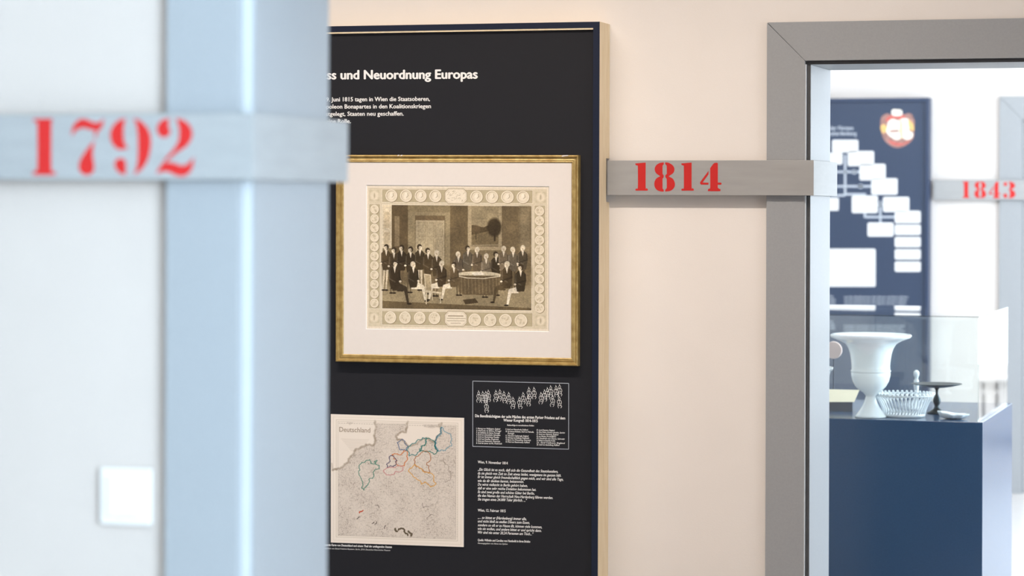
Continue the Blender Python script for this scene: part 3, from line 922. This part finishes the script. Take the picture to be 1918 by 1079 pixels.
def person(x, y, s, coat, legs, seated=False, face=1, up=0):
    face_c = (222, 206, 180)
    hair = (62, 50, 34) if rs.rand() > .4 else (206, 192, 166)
    if not seated:
        for d in (-7, 6):
            S.poly([(x + (d - 5) * s, y + 92 * s), (x + (d + 6) * s, y + 92 * s), (x + (d + 4 * face) * s, y + 190 * s), (x + (d - 4 + 4 * face) * s, y + 190 * s)], legs)
            S.ell(x + (d + 4 * face) * s, y + 192 * s, 8 * s, 3.5 * s, (44, 34, 22))
    else:
        S.poly([(x - 12 * s, y + 88 * s), (x + 10 * s, y + 78 * s), (x + 46 * face * s, y + 96 * s), (x + 42 * face * s, y + 112 * s), (x - 8 * s, y + 112 * s)], legs)
        S.poly([(x + 34 * face * s, y + 100 * s), (x + 48 * face * s, y + 98 * s), (x + 56 * face * s, y + 158 * s), (x + 48 * face * s, y + 160 * s)], legs)
        S.ell(x + 57 * face * s, y + 162 * s, 9 * s, 3.5 * s, (44, 34, 22))
    body = [(x - 9 * s, y + 20 * s), (x + 9 * s, y + 20 * s), (x + 22 * s, y + 34 * s), (x + 21 * s, y + 70 * s), (x + 15 * s, y + 104 * s), (x - 14 * s, y + 106 * s), (x - 21 * s, y + 72 * s), (x - 22 * s, y + 34 * s)]
    S.poly(body, coat)
    hl = tuple(min(255, c + 30) for c in coat)
    S.line([(x - 18 * s, y + 36 * s), (x - 19 * s, y + 66 * s), (x + 2 * s, y + 78 * s)], 5 * s, hl, .7)
    S.line([(x + 18 * s, y + 36 * s), (x + 20 * s, y + 60 * s), (x + 24 * face * s, y + 74 * s)], 6 * s, tuple(int(c * .75) for c in coat), .8)
    S.ell(x + 22 * face * s, y + 76 * s, 5 * s, 4 * s, face_c)
    S.poly([(x - 5 * s, y + 18 * s), (x + 6 * s, y + 18 * s), (x + 1 * s, y + 44 * s)], (220, 206, 182))
    S.ell(x - 1.5 * face * s, y + 5 * s, 10.5 * s, 12.5 * s, hair)
    S.ell(x + 2.5 * face * s, y + 9.5 * s, 7 * s, 9.5 * s, face_c)
    S.line([(x - 2 * face * s, y - 1 * s), (x + 7 * face * s, y + 1 * s)], 4 * s, hair)
    S.ell(x - 1 * face * s, y + 10 * s, 2.4 * s, 5 * s, (160, 142, 112), .7)
    S.line([(x + 1 * s, y + 7 * s), (x + 6 * face * s, y + 7 * s)], 1.6 * s, (120, 100, 74), .8)
def dk():
    f_k = rs.uniform(.8, 1.15)
    return tuple(int(c * f_k) for c in (70, 57, 38))
# back rows
for x, y in ((264, 468), (302, 482), (340, 470), (384, 478), (430, 466), (470, 484), (512, 494)):
    person(x, y, 1.14, dk(), (200, 184, 156) if rs.rand() > .6 else (104, 88, 64), False, rs.choice([-1, 1]))
for x, y in ((618, 500), (664, 470), (708, 476), (752, 508), (800, 498), (836, 470), (882, 474), (928, 466)):
    k_d = int(rs.rand() * 50)
    person(x, y, 1.08, tuple(min(255, c + k_d) for c in dk()), (90, 76, 54), False, rs.choice([-1, 1]))
# table with a cloth
S.ell(716, 606, 108, 17, (198, 184, 156))
S.poly([(612, 610), (820, 610), (800, 700), (770, 706), (640, 704), (620, 690)], (100, 84, 60))
for x in range(632, 812, 17):
    S.line([(x, 618), (x + 3, 698)], 4, (138, 122, 92), .6)
S.line([(610, 612), (660, 622), (740, 624), (820, 612)], 4, (214, 200, 174))
S.poly([(680, 596), (730, 592), (748, 604), (694, 610)], (226, 214, 194))
# seated company
person(306, 546, 1.28, (58, 46, 30), (64, 52, 36), True, 1)
person(398, 552, 1.15, dk(), (214, 200, 174), True, 1)
person(536, 546, 1.15, dk(), (216, 202, 176), True, -1)
person(596, 552, 1.1, (96, 80, 56), (214, 200, 174), True, -1)
person(852, 546, 1.2, dk(), (84, 70, 48), True, -1)
person(918, 560, 1.2, dk(), (224, 210, 186), True, -1)
def chair(x, y, f):
    c_ = (206, 190, 160)
    S.poly([(x, y), (x + 30 * f, y + 4), (x + 36 * f, y + 84), (x + 8 * f, y + 84)], (168, 150, 118))
    S.line([(x, y), (x + 30 * f, y + 4), (x + 36 * f, y + 84), (x + 8 * f, y + 84)], 4, c_, 1, True)
    S.line([(x + 10 * f, y + 84), (x + 80 * f, y + 92)], 9, c_)
    S.line([(x + 12 * f, y + 86), (x + 10 * f, y + 146)], 5, c_)
    S.line([(x + 76 * f, y + 90), (x + 80 * f, y + 140)], 5, c_)
    S.line([(x + 38 * f, y + 90), (x + 40 * f, y + 126)], 4, c_)
chair(452, 606, 1)
S.poly([(640, 730), (700, 722), (716, 744), (652, 752)], (76, 62, 42))
nz = smooth_noise(S.h, S.w, 2.0, 11) * .5 + smooth_noise(S.h, S.w, 5.0, 12) * .5
nz2 = smooth_noise(S.h, S.w, 40.0, 13)
k_ = np.where(inside, 0.30, 0.08)[..., None]
S.a = S.a * (1 + k_ * ((nz - .5) * 1.1)[..., None] + np.where(inside, 0.22, 0.0)[..., None] * (nz2 - .5)[..., None])
hatch = (np.sin(S.Y * 2.1 + nz2 * 6) * .5 + .5)
S.a = S.a * (1 - np.where(inside, 0.05, 0.0)[..., None] * hatch[..., None])
S.a = np.clip(S.a, 20, 240)
S.build('engraving_print', (687, 348), (1027.5, 350.5), (1027.5, 620.3), (686.5, 615.3), YM + 0.0021, M_PRINT, eg)

# ------------------------------------------------------------------ the old map
mp_c = [(619.6, 775.8), (869.0, 783.0), (868.3, 1024.8), (619.6, 1016.3)]
YMp = YFc - 0.004
C4 = [at(*c, YMp) for c in mp_c]
mo = empty('old_map', (sum(c.x for c in C4) / 4, YFc, C4[2].z), label='cream antique map with coloured borders below the framed engraving', cat='map')
bm = bmesh.new()
f_ = [bm.verts.new((c.x, YMp + 0.0004, c.z)) for c in C4]
b_ = [bm.verts.new((c.x, YFc - 0.0001, c.z)) for c in C4]
bm.faces.new(f_[::-1]); bm.faces.new(b_)
for i in range(4):
    bm.faces.new((f_[i], f_[(i + 1) % 4], b_[(i + 1) % 4], b_[i]))
done(bm, 'map_board', M_CARD, mo)
K = Sheet(560, 560, 0, 0, 1000, 1000, (229, 217, 204))
def mxy(x, y):
    """crop coordinates of my notes -> sheet coordinates"""
    u = (x - 16) / 1001.0
    top = 22 + 28 * u
    bot = 980 + 42 * u
    return (u * 1000, (y - top) / (bot - top) * 1000)
mm = lambda L_: [mxy(*p) for p in L_]
def rough(pts, amp, seed, closed=True, n=3):
    r = random.Random(seed)
    P = list(pts)
    for it in range(n):
        Q = []
        m_ = len(P)
        for i in range(m_ if closed else m_ - 1):
            a, b = P[i], P[(i + 1) % m_]
            Q.append(a)
            L_ = math.hypot(b[0] - a[0], b[1] - a[1])
            Q.append(((a[0] + b[0]) / 2 + r.uniform(-1, 1) * amp * L_ / 40, (a[1] + b[1]) / 2 + r.uniform(-1, 1) * amp * L_ / 40))
        if not closed: Q.append(P[-1])
        P = Q
    return P
fr0, fr1 = 42, 955
K.line([(20, 20), (980, 20), (980, 980), (20, 980)], 1.6, (196, 184, 164), 1, True)
K.line([(fr0, fr0), (fr1, fr0), (fr1, fr1), (fr0, fr1)], 4, (200, 188, 170), 1, True)
K.line([(fr0 + 12, fr0 + 12), (fr1 - 12, fr0 + 12), (fr1 - 12, fr1 - 12), (fr0 + 12, fr1 - 12)], 2, (170, 158, 142), 1, True)
land_box = (K.X > 56) & (K.X < 941) & (K.Y > 60) & (K.Y < 941)
NS = rough(mm([(55, 60), (352, 72), (345, 180), (358, 220), (330, 258), (260, 265), (205, 285), (170, 335), (135, 390), (60, 435), (30, 440)]), 8, 1)
BA = rough(mm([(600, 75), (852, 88), (848, 165), (815, 190), (800, 228), (770, 222), (740, 200), (690, 218), (640, 250), (600, 265), (580, 235), (555, 212), (525, 215), (510, 190), (540, 160), (585, 160), (590, 130)]), 8, 2)
sea = K.pmask(NS) | K.pmask(BA)
land = land_box & ~sea
nA = smooth_noise(K.h, K.w, 8, 21) + .5 * smooth_noise(K.h, K.w, 3.5, 22)
nB = smooth_noise(K.h, K.w, 10, 23) + .5 * smooth_noise(K.h, K.w, 5, 24)
nC = smooth_noise(K.h, K.w, 60, 25)
nF = np.random.RandomState(9).rand(K.h, K.w)
worm = np.clip(1 - np.abs(nA - .75) * 16, 0, 1) + .8 * np.clip(1 - np.abs(nB - .75) * 16, 0, 1)
dark = land * (0.10 + 0.10 * nC + .42 * np.clip(worm, 0, 1) * (0.5 + nC) + .10 * nF)
K._mix(dark, (128, 114, 102))
K._mix((land_box & sea) * .10 * nF, (150, 138, 120))
coastal = lambda P, wd, a: [K.line(P, q, (142, 126, 108), a) for q in (wd * 2.2, wd * 1.3, wd * .5)]
coastal(NS[NS.index(min(NS, key=lambda p: abs(p[0] - mxy(352, 72)[0]) + abs(p[1] - mxy(352, 72)[1]))):-6], 9, .13)
coastal(BA[6:] + BA[:1], 8, .12)
BR = [([(370, 370), (345, 395), (320, 390), (310, 362), (280, 375), (245, 392), (238, 440), (245, 500), (258, 540), (250, 575), (270, 590), (283, 560), (300, 550), (305, 510), (345, 480), (340, 455), (385, 430), (385, 410), (360, 400), (345, 380)], (84, 128, 110)),
      ([(480, 325), (520, 318), (555, 320), (570, 295), (595, 300), (590, 340), (598, 355), (580, 380), (575, 410), (550, 412), (520, 400), (515, 365), (490, 335)], (200, 120, 72)),
      ([(490, 335), (460, 340), (465, 370), (440, 400), (445, 420), (490, 415), (510, 400), (518, 370)], (86, 78, 98)),
      ([(445, 425), (415, 445), (430, 465), (460, 478), (500, 470), (510, 450), (560, 445), (565, 420), (520, 410), (470, 422)], (190, 134, 130)),
      ([(520, 235), (560, 212), (575, 240), (600, 265), (590, 295), (555, 285), (540, 290), (530, 262)], (96, 108, 134)),
      ([(605, 265), (650, 240), (700, 215), (740, 200), (735, 240), (700, 265), (690, 300), (660, 330), (610, 335), (600, 300)], (58, 118, 116)),
      ([(745, 205), (800, 235), (800, 265), (825, 300), (790, 320), (760, 300), (720, 300), (690, 300), (700, 262), (735, 240)], (50, 110, 100)),
      ([(850, 118), (880, 155), (920, 180), (928, 260), (880, 295), (835, 300), (825, 290), (800, 255), (808, 210), (845, 175)], (110, 146, 158)),
      ([(735, 298), (770, 335), (765, 370), (740, 395), (760, 440), (755, 465), (700, 430), (650, 400), (645, 365), (680, 335)], (160, 108, 74)),
      ([(655, 400), (700, 430), (750, 460), (795, 490), (812, 545), (770, 568), (730, 530), (700, 545), (640, 490), (605, 450), (615, 430)], (206, 150, 70))]
for i, (P_, c) in enumerate(BR):
    R_ = rough(mm(P_), 9, 40 + i)
    K.line(R_, 7, c, .35, True)
    K.line(R_, 4.2, c, .9, True)
K.line(rough(mm([(800, 230), (800, 262), (822, 300)]), 8, 70, False), 7, (26, 92, 96), .9)
K.line(rough(mm([(850, 120), (845, 165), (812, 195), (803, 225)]), 8, 71, False), 6, (50, 96, 110), .8)
for P_, wd, c, a in (([(505, 880), (520, 900)], 14, (96, 84, 66), .8), ([(530, 890), (565, 880), (575, 905), (600, 930)], 12, (92, 80, 62), .9), ([(605, 900), (630, 920), (625, 935)], 14, (98, 86, 70), .85),
                     ([(235, 760), (262, 742)], 9, (180, 80, 56), .9), ([(215, 805), (240, 790)], 5, (80, 70, 62), .9), ([(330, 840), (345, 830)], 5, (90, 80, 72), .8), ([(350, 845), (366, 826)], 5, (90, 80, 72), .8),
                     ([(360, 705), (385, 725)], 5, (120, 108, 98), .8), ([(425, 880), (432, 855)], 5, (96, 86, 78), .8), ([(710, 690), (715, 725), (760, 712)], 4, (120, 108, 98), .7),
                     ([(865, 360), (905, 430), (920, 480), (880, 530)], 4, (140, 126, 112), .7), ([(740, 805), (790, 780)], 4, (120, 108, 98), .7), ([(830, 640), (828, 780)], 3, (150, 138, 126), .6)):
    K.line(rough(mm(P_), 10, int(P_[0][0]), False), wd, c, a)
r5 = random.Random(4)
for i in range(46):
    x = 62 + i * 19
    K.line([(x, 68), (x + 8, 68)], 5, (176, 164, 148), .7)
    K.line([(x, 932), (x + 8, 932)], 4, (186, 174, 158), .6)
    K.line([(952, x), (952, x + 8)], 4, (186, 174, 158), .6)
for j in range(9):
    y = 190 + j * 11
    hw_ = 105 - j * 9
    K.line([(185 - hw_, y), (185 + hw_, y + 1)], 3.2, (176, 162, 146), .45)
K.a *= (1 + .03 * (nF - .5))[..., None]
sheet = K.build('map_sheet', *mp_c, YMp, M_MAPP, mo)
text('map_title', [('Deutschland', 635.5, 693.5, 808.6, 810.4, 9.5, 0.008, 0)], YMp - 0.0003, M_BROWN, mo)

# ------------------------------------------------------------------ far information panel (blue)
YQ = Y3 - 0.10
YQf = YQ + 0.012
YQt = YQf - 0.0006
qx1 = X_(1740, YQ)
qx0 = qx1 - 1.75
qz1 = at(1740, 183, YQ).z
qz0 = 0.3
RQ = 0.02
fp = empty('wall_chart_panel', ((qx0 + qx1) / 2, Y3, qz0), label='blue panel with white chart boxes behind the glass showcase', cat='information panel')
boxes('rim', [((qx0, YQ, qz0), (qx0 + RQ, Y3 - 0.0003, qz1)), ((qx1 - RQ, YQ, qz0), (qx1, Y3 - 0.0003, qz1)), ((qx0 + RQ, YQ, qz0), (qx1 - RQ, Y3 - 0.0003, qz0 + RQ)), ((qx0 + RQ, YQ, qz1 - RQ), (qx1 - RQ, Y3 - 0.0003, qz1))], M_BLUER, fp)
box('printed_board', (qx0 + RQ, YQf, qz0 + RQ), (qx1 - RQ, YQf + 0.012, qz1 - RQ), M_BLUE, fp)
def rr(x0, y0, x1, y1, r=3):
    out = []
    for cx_, cy_, a0 in ((x1 - r, y0 + r, -90), (x1 - r, y1 - r, 0), (x0 + r, y1 - r, 90), (x0 + r, y0 + r, 180)):
        for k in range(5):
            a = math.radians(a0 + k * 22.5)
            out.append((cx_ + r * math.cos(a), cy_ + r * math.sin(a)))
    return out
cards = [(1558.7, 262, 1607.5, 285.5), (1528, 286, 1578, 308), (1588, 283, 1637, 311), (1610, 307, 1658.7, 337.5), (1632, 334, 1681, 364.5), (1595.5, 366.5, 1644, 399), (1654, 369, 1703, 397),
         (1522, 370.4, 1571, 394.7), (1625, 417, 1673.6, 443)] + [(1676, a, 1724.5, b) for a, b in ((395, 418), (421, 440), (444, 463), (467, 486), (490, 509))] + [(1500, 466, 1640, 537)]
for c in cards:
    flat_polys('chart_box', [[at(*p, YQt) for p in rr(*c)]], M_CARD, fp, 0.0005)
def seg(x0, y0, x1, y1, wd=4):
    if x0 == x1: return [(x0 - wd / 2, y0), (x0 + wd / 2, y0), (x0 + wd / 2, y1), (x0 - wd / 2, y1)]
    return [(x0, y0 - wd / 2), (x1, y0 - wd / 2), (x1, y0 + wd / 2), (x0, y0 + wd / 2)]
sg = [seg(1583, 290, 1583, 366), seg(1560, 322, 1612, 322), seg(1555, 349, 1634, 349), seg(1585, 364, 1622, 364), seg(1555, 366, 1583, 366), seg(1620, 396, 1620, 408), seg(1622, 406.5, 1678, 406.5), seg(1649, 376, 1649, 419)]
dots = [[(cx_ + 4.5 * math.cos(k * math.pi / 6), cy_ + 4.5 * math.sin(k * math.pi / 6)) for k in range(12)] for cx_, cy_ in ((1600, 322), (1612, 349), (1649, 383))]
flat_polys('connector_lines', [[at(*p, YQt + 0.0003) for p in q] for q in sg + dots], M_GREY_PRINT, fp, 0.0002)
text('chart_lettering', [('Stammbaum der Fürsten', 1505, 1598, 243.2, 243.2, 7.5, 0.03, 0), ('von Hardenberg Neuhardenberg', 1480, 1604, 253.4, 253.4, 7.5, 0.03, 0)]
     + [('und die Nachkommen des Hauses mit ihren Gütern', 1581, 1701 - (i % 3) * 2, 558 + i * 6, 558 + i * 6, 4.2, 0.02, 0) for i in range(4)]
     + [('erworben und vererbt in der Mark und auf dem Lande', 1581, 1694 - (i % 2) * 4, 612 + i * 5.6, 612 + i * 5.6, 4.0, 0.02, 0) for i in range(4)]
     + [('Die Linie der Familie', 1500, 1567 - abs(i - 1.5) * 4, 557 + i * 6, 557 + i * 6, 4.2, 0.02, 0) for i in range(3)]
     + [('Die Linie der Familie', 1500, 1566 - abs(i - 1.5) * 4, 604 + i * 6, 604 + i * 6, 4.2, 0.02, 0) for i in range(3)], YQt, M_GREY_PRINT, fp)
M_CR1 = mat('crest_mantle_brown', srgb(150, 112, 104), 0.6, noise=0.3, nscale=60)
M_CR2 = mat('crest_ermine', srgb(236, 226, 212), 0.6, noise=0.05, nscale=80)
M_CR3 = mat('crest_gold', srgb(222, 178, 110), 0.5, noise=0.2, nscale=80)
M_CR4 = mat('crest_red', srgb(190, 96, 88), 0.6, noise=0.2, nscale=80)
ps = lambda L_, Y_: [at(p[0], p[1], Y_) for p in catmull(L_)]
cr = flat_polys('crest', [ps([(1679, 206), (1690, 214), (1706, 213), (1713, 228), (1712, 240), (1711, 258), (1700, 270), (1684, 277), (1668, 273), (1655, 260), (1650, 242), (1650, 222), (1660, 213), (1672, 215)], YQt)], M_CR1, fp, 0.0003)
for nm, L_, M_, dz in (('crest_cap', [(1671, 206), (1680, 205), (1689, 207), (1688, 216), (1672, 216)], M_CR2, 2),
                       ('crest_drape', [(1662, 219), (1680, 214), (1696, 218), (1690, 224), (1676, 222), (1660, 228)], M_CR4, 1),
                       ('crest_supporter', [(1650, 236), (1657, 233), (1661, 242), (1655, 250), (1650, 243)], M_CR3, 3),
                       ('crest_supporter', [(1701, 224), (1710, 232), (1712, 244), (1704, 242)], M_CR3, 3),
                       ('crest_shield', [(1664, 228), (1672, 223), (1683, 226), (1690, 222), (1702, 224), (1706, 236), (1702, 244), (1710, 250), (1708, 258), (1698, 262), (1690, 258), (1680, 262), (1668, 256), (1660, 246), (1662, 238)], M_CR2, 2),
                       ('crest_charge', [(1667, 244), (1682, 243), (1684, 247), (1668, 248)], M_CR1, 3), ('crest_charge', [(1686, 228), (1689, 228), (1690, 256), (1687, 256)], M_CR3, 3),
                       ('crest_ribbon', [(1664, 262), (1676, 266), (1692, 268), (1704, 262), (1700, 268), (1684, 273), (1670, 270)], M_CR4, 2)):
    o = flat_polys(nm, [[Vector((p[0], p[1] - 0.0003 * dz, p[2])) for p in ps(L_, YQt)]], M_, None, 0.0002)
    o.parent = cr
    o.matrix_parent_inverse = cr.matrix_parent_inverse.inverted() if False else Matrix()
    # cr already sits under the panel's empty: bring the child into cr's space
    o.matrix_parent_inverse = Matrix()

# ------------------------------------------------------------------ glass showcase in the far room
zc = 9.95
Yc = 10.05
cx1 = X_(1842, Yc)
ztp = at(1842, 791.5, Yc).z
cyb = Yc * 0 + None if False else None
# back edge from the pixel where the side's far edge is seen
bx = (1897 - PX0)
Yb_ = cx1 / (bx * Rh.x + F * Fv.x) * (bx * Rh.y + F * Fv.y)
cx0 = cx1 - 1.75
sc_ = empty('showcase_plinth', ((cx0 + cx1) / 2, (Yc + Yb_) / 2, 0), label='steel blue plinth of the glass showcase in the far room', cat='plinth')
box('plinth_body', (cx0, Yc, 0.06), (cx1, Yb_, ztp), M_PLINTH, sc_, 0.0015)
box('toe_kick', (cx0 + 0.04, Yc + 0.04, 0), (cx1 - 0.04, Yb_ - 0.04, 0.06), M_SEAL, sc_)
gz1 = at(1834, 592.5, Yc + 0.02).z
gx1 = X_(1835, Yc + 0.02)
gx0 = cx0 + (cx1 - gx1)
gy0, gy1 = Yc + 0.018, Yb_ - 0.02
hood = empty('glass_hood', ((gx0 + gx1) / 2, (gy0 + gy1) / 2, ztp), label='clear glass hood standing on the steel blue plinth', cat='display case')
t_ = 0.006
z0_ = ztp + 0.0008
box('front_pane', (gx0, gy0, z0_), (gx1, gy0 + t_, gz1 - t_), M_GLASS, hood)
box('rear_pane', (gx0, gy1 - t_, z0_), (gx1, gy1, gz1 - t_), M_GLASS, hood)
box('side_pane', (gx1 - t_, gy0 + t_ + 0.0004, z0_), (gx1, gy1 - t_ - 0.0004, gz1 - t_), M_GLASS, hood)
box('side_pane', (gx0, gy0 + t_ + 0.0004, z0_), (gx0 + t_, gy1 - t_ - 0.0004, gz1 - t_), M_GLASS, hood)
box('top_pane', (gx0, gy0, gz1 - t_ + 0.0004), (gx1, gy1, gz1), M_GLASS, hood)

ZT = ztp + 0.0006
def pxm(Y): return Y / (Fv.y * F + Rh.y * (1650 - PX0))      # metres per pixel at depth Y around x = 1650
def spot(px, Y): return X_(px, Y), Y

# campana vase
Yv = gy0 + 0.085
vx, vy = spot(1632, Yv)
s = pxm(Yv)
vz = lambda py: ZT + (783.6 - py) * s
vp = [(0, 783.6), (29, 783.6), (29.5, 781), (27, 778.5), (24, 774), (18, 766), (13, 756), (10, 746), (9.3, 742), (11, 739.5), (14, 737), (21, 733), (28, 726), (33, 716), (36.3, 705), (37.2, 697), (36.8, 691), (37.8, 689.5), (37.8, 687), (36.2, 685.5), (35.8, 680),
      (36.3, 672), (38.5, 662), (41.5, 652), (46, 644), (53, 637.5), (62, 633.5), (70, 632), (75, 633.5)]
# outline read from the photograph (half width, pixel row)
vp = [(0, 783.6), (29, 783.6), (29.5, 781.5), (27, 779), (23.5, 774), (17, 765), (12, 755), (9.7, 746), (9.3, 743.5), (11.5, 741), (15, 737), (22, 732.5), (29, 725), (34, 716), (36.6, 706), (37, 700.5), (36, 699), (37.6, 698.2), (37.6, 695.5), (36, 694.5), (35.8, 688),
      (37, 676), (39, 664), (42.5, 654), (48, 645.5), (57, 640.5), (66, 637), (73, 634.5), (75.8, 631.5), (75.5, 628.5), (73, 627.3), (70, 629), (60, 634), (48, 641), (40, 652), (35, 668), (33, 690), (33, 705), (26, 722), (12, 732), (0, 735)]
vs_ = lathe('campana_vase', [(r * s, vz(y)) for r, y in vp], vx, vy, M_PORC, seg=96)
tag(vs_, 'large white campana vase with flared rim in the glass showcase', 'vase')

# openwork basket bowl
Yk = gy0 + 0.165
kx, ky = spot(1695, Yk)
s = pxm(Yk)
bk = empty('basket_bowl', (kx, ky, ZT), label='low white openwork basket bowl beside the foot of the large vase', cat='bowl')
R0, R1, Hk = 39 * s, 55 * s, 44 * s
lathe('bowl_base', [(0, ZT), (R0, ZT), (R0 + 0.001, ZT + 0.012), (R0 - 0.003, ZT + 0.014), (0, ZT + 0.012)], kx, ky, M_PORC, bk)
lathe('bowl_rim', [(R1 - 0.004, ZT + Hk - 0.012), (R1 + 0.001, ZT + Hk - 0.010), (R1 + 0.003, ZT + Hk - 0.004), (R1 - 0.003, ZT + Hk - 0.005), (R1 - 0.004, ZT + Hk - 0.012)], kx, ky, M_PORC, bk)
NR = 40
def rib_mesh():
    bm = bmesh.new()
    pts = []
    for k in range(6):
        t = k / 5
        r = R0 + (R1 - R0) * t ** 1.5 - 0.002
        a = 0.10 * math.sin(t * math.pi) * 1
        pts.append((r * math.cos(a), r * math.sin(a), ZT + 0.010 + (Hk - 0.018) * t))
    tube(bm, pts, 0.0030, 6)
    me = bpy.data.meshes.new('rib'); bm.to_mesh(me); bm.free(); me.shade_smooth(); me.materials.append(M_PORC)
    return me
def bead_mesh():
    bm = bmesh.new()
    bmesh.ops.create_icosphere(bm, subdivisions=1, radius=0.0062)
    me = bpy.data.meshes.new('rim_bead'); bm.to_mesh(me); bm.free(); me.shade_smooth(); me.materials.append(M_PORC)
    return me
rm, bdm = rib_mesh(), bead_mesh()
for k in range(NR):
    a = 2 * math.pi * k / NR
    o = bpy.data.objects.new('rib', rm); COL.objects.link(o); o.parent = bk
    o.location = (0, 0, -ZT); o.rotation_euler = (0, 0, a)
    o = bpy.data.objects.new('rim_bead', bdm); COL.objects.link(o); o.parent = bk
    o.location = (R1 * math.cos(a + .06), R1 * math.sin(a + .06), Hk - 0.002)

# dark footed dish
Yd = gy0 + 0.36
dx, dy = spot(1756, Yd)
s = pxm(Yd)
fz = at(1756, 719, Yd).z
Hd = fz - ZT
dp = [(0, 0), (0.036, 0), (0.037, 0.004), (0.026, 0.009), (0.013, 0.018), (0.009, 0.030), (0.013, 0.040), (0.0155, 0.050), (0.013, 0.060), (0.008, 0.070), (0.005, 0.080), (0.0055, 0.092), (0.010, Hd - 0.016)]
dp += [(0.03, Hd - 0.0145), (0.065, Hd - 0.009), (0.092, Hd - 0.002), (0.0985, Hd), (0.097, Hd + 0.0015), (0.085, Hd), (0.05, Hd - 0.005), (0, Hd - 0.008)]
ds = lathe('footed_dish', [(r, ZT + z) for r, z in dp], dx, dy, M_TIN, seg=72)
tag(ds, 'dark metal footed dish with thin stem behind the basket bowl', 'dish')

# small white candlestick behind the basket
Yq = gy0 + 0.52
qx, qy = spot(1717.5, Yq)
lathe_p = [(0, 0), (0.022, 0), (0.020, 0.006), (0.008, 0.012), (0.0065, 0.03), (0.010, 0.05), (0.0085, 0.075), (0.0105, 0.095), (0.010, 0.118), (0.006, 0.122), (0.008, 0.130), (0.012, 0.140), (0.011, 0.152), (0.004, 0.158), (0, 0.158)]
cs = lathe('candlestick', [(r, ZT + z) for r, z in lathe_p], qx, qy, M_PORC, seg=32)
tag(cs, 'thin white candlestick standing behind the basket bowl', 'candlestick')

# second vase, cut by the door frame
Yw = gy0 + 0.10
wx, wy = spot(1517, Yw)
s = pxm(Yw)
w0 = at(1517, 690, Yw).z - ZT
lp = [(0, 0), (0.045, 0), (0.044, 0.006), (0.020, 0.022), (0.018, 0.03), (0.055, 0.06), (0.072, 0.10), (0.078, w0 - 0.025), (0.082, w0 - 0.012), (0.091, w0 - 0.004), (0.092, w0 + 0.006), (0.087, w0 + 0.006), (0.076, w0 - 0.012), (0.066, 0.10), (0.04, 0.06), (0, 0.05)]
v2 = lathe('footed_bowl', [(r, ZT + z) for r, z in lp], wx, wy, M_PORC, seg=64)
tag(v2, 'white footed bowl mostly hidden by the grey door frame in the showcase', 'bowl')

# cream label card on a wedge, behind
Yl = gy0 + 0.33
a_, b_2 = at(1500, 753, Yl), at(1600, 753, Yl)
zt_l = at(1560, 731, Yl).z
bm = bmesh.new()
pts = [(a_.x, Yl, a_.z), (b_2.x, Yl, b_2.z), (b_2.x + 0.012, Yl + 0.05, zt_l), (a_.x, Yl + 0.05, zt_l)]
lc = empty('label_stand', ((a_.x + b_2.x) / 2, Yl, ZT), label='cream caption card on a low slanting stand left of the large vase', cat='label')
V = [bm.verts.new(p) for p in pts] + [bm.verts.new((p[0], p[1] + 0.003, p[2])) for p in pts]
for f in ((0, 1, 2, 3), (7, 6, 5, 4), (0, 4, 5, 1), (1, 5, 6, 2), (2, 6, 7, 3), (3, 7, 4, 0)):
    bm.faces.new([V[i] for i in f])
done(bm, 'caption_card', M_CREAM, lc)
box('stand', (a_.x + 0.01, Yl + 0.030, ZT), (b_2.x - 0.012, Yl + 0.045, zt_l - 0.024), M_BLUE, lc)

# small round pale pink disc on a little stand, between bowl and vase
Yr = gy0 + 0.62
c_ = at(1561, 656, Yr)
rr_ = 16.5 * pxm(Yr)
pk = empty('round_disc', (c_.x, Yr, ZT), label='small round pale pink plaque on a stand, seen left of the large vase', cat='disc')
bm = bmesh.new()
bmesh.ops.create_cone(bm, cap_ends=True, segments=48, radius1=rr_, radius2=rr_ * 0.94, depth=0.008, matrix=Matrix.Translation(c_) @ Matrix.Rotation(math.radians(90), 4, 'X'))
done(bm, 'pink_disc', M_PINK, pk)
box('stand_rod', (c_.x - 0.003, Yr + 0.005, ZT), (c_.x + 0.003, Yr + 0.011, c_.z), M_BLUE, pk)
box('stand_foot', (c_.x - 0.03, Yr - 0.015, ZT), (c_.x + 0.03, Yr + 0.03, ZT + 0.006), M_BLUE, pk)

# white shell dish lying near the front
Ys = gy0 + 0.11
sx_, sy_ = spot(1787, Ys)
bm = bmesh.new()
NA = 40
prev = None
rings = []
for j, (rf, zf) in enumerate(((0.0, 0.006), (0.5, 0.006), (0.85, 0.012), (1.0, 0.020), (1.0, 0.016), (0.82, 0.006), (0.5, 0.0), (0.0, 0.0))):
    ring = []
    for k in range(NA):
        a = 2 * math.pi * k / NA
        rad = (0.052 + 0.006 * math.cos(a * 8)) * rf
        ring.append(bm.verts.new((sx_ + rad * 1.05 * math.cos(a), sy_ + rad * 0.8 * math.sin(a), ZT + zf + (0.010 * rf * max(0, -math.cos(a)) if 1 < j < 5 else 0))))
    rings.append(ring)
for a, b in zip(rings, rings[1:]):
    for k in range(NA):
        bm.faces.new((a[k], a[(k + 1) % NA], b[(k + 1) % NA], b[k]))
bmesh.ops.remove_doubles(bm, verts=bm.verts, dist=1e-5)
sd = done(bm, 'shell_dish', M_PORC, None, 0, True)
tag(sd, 'small flat white scalloped dish at the right front corner of the showcase', 'dish')
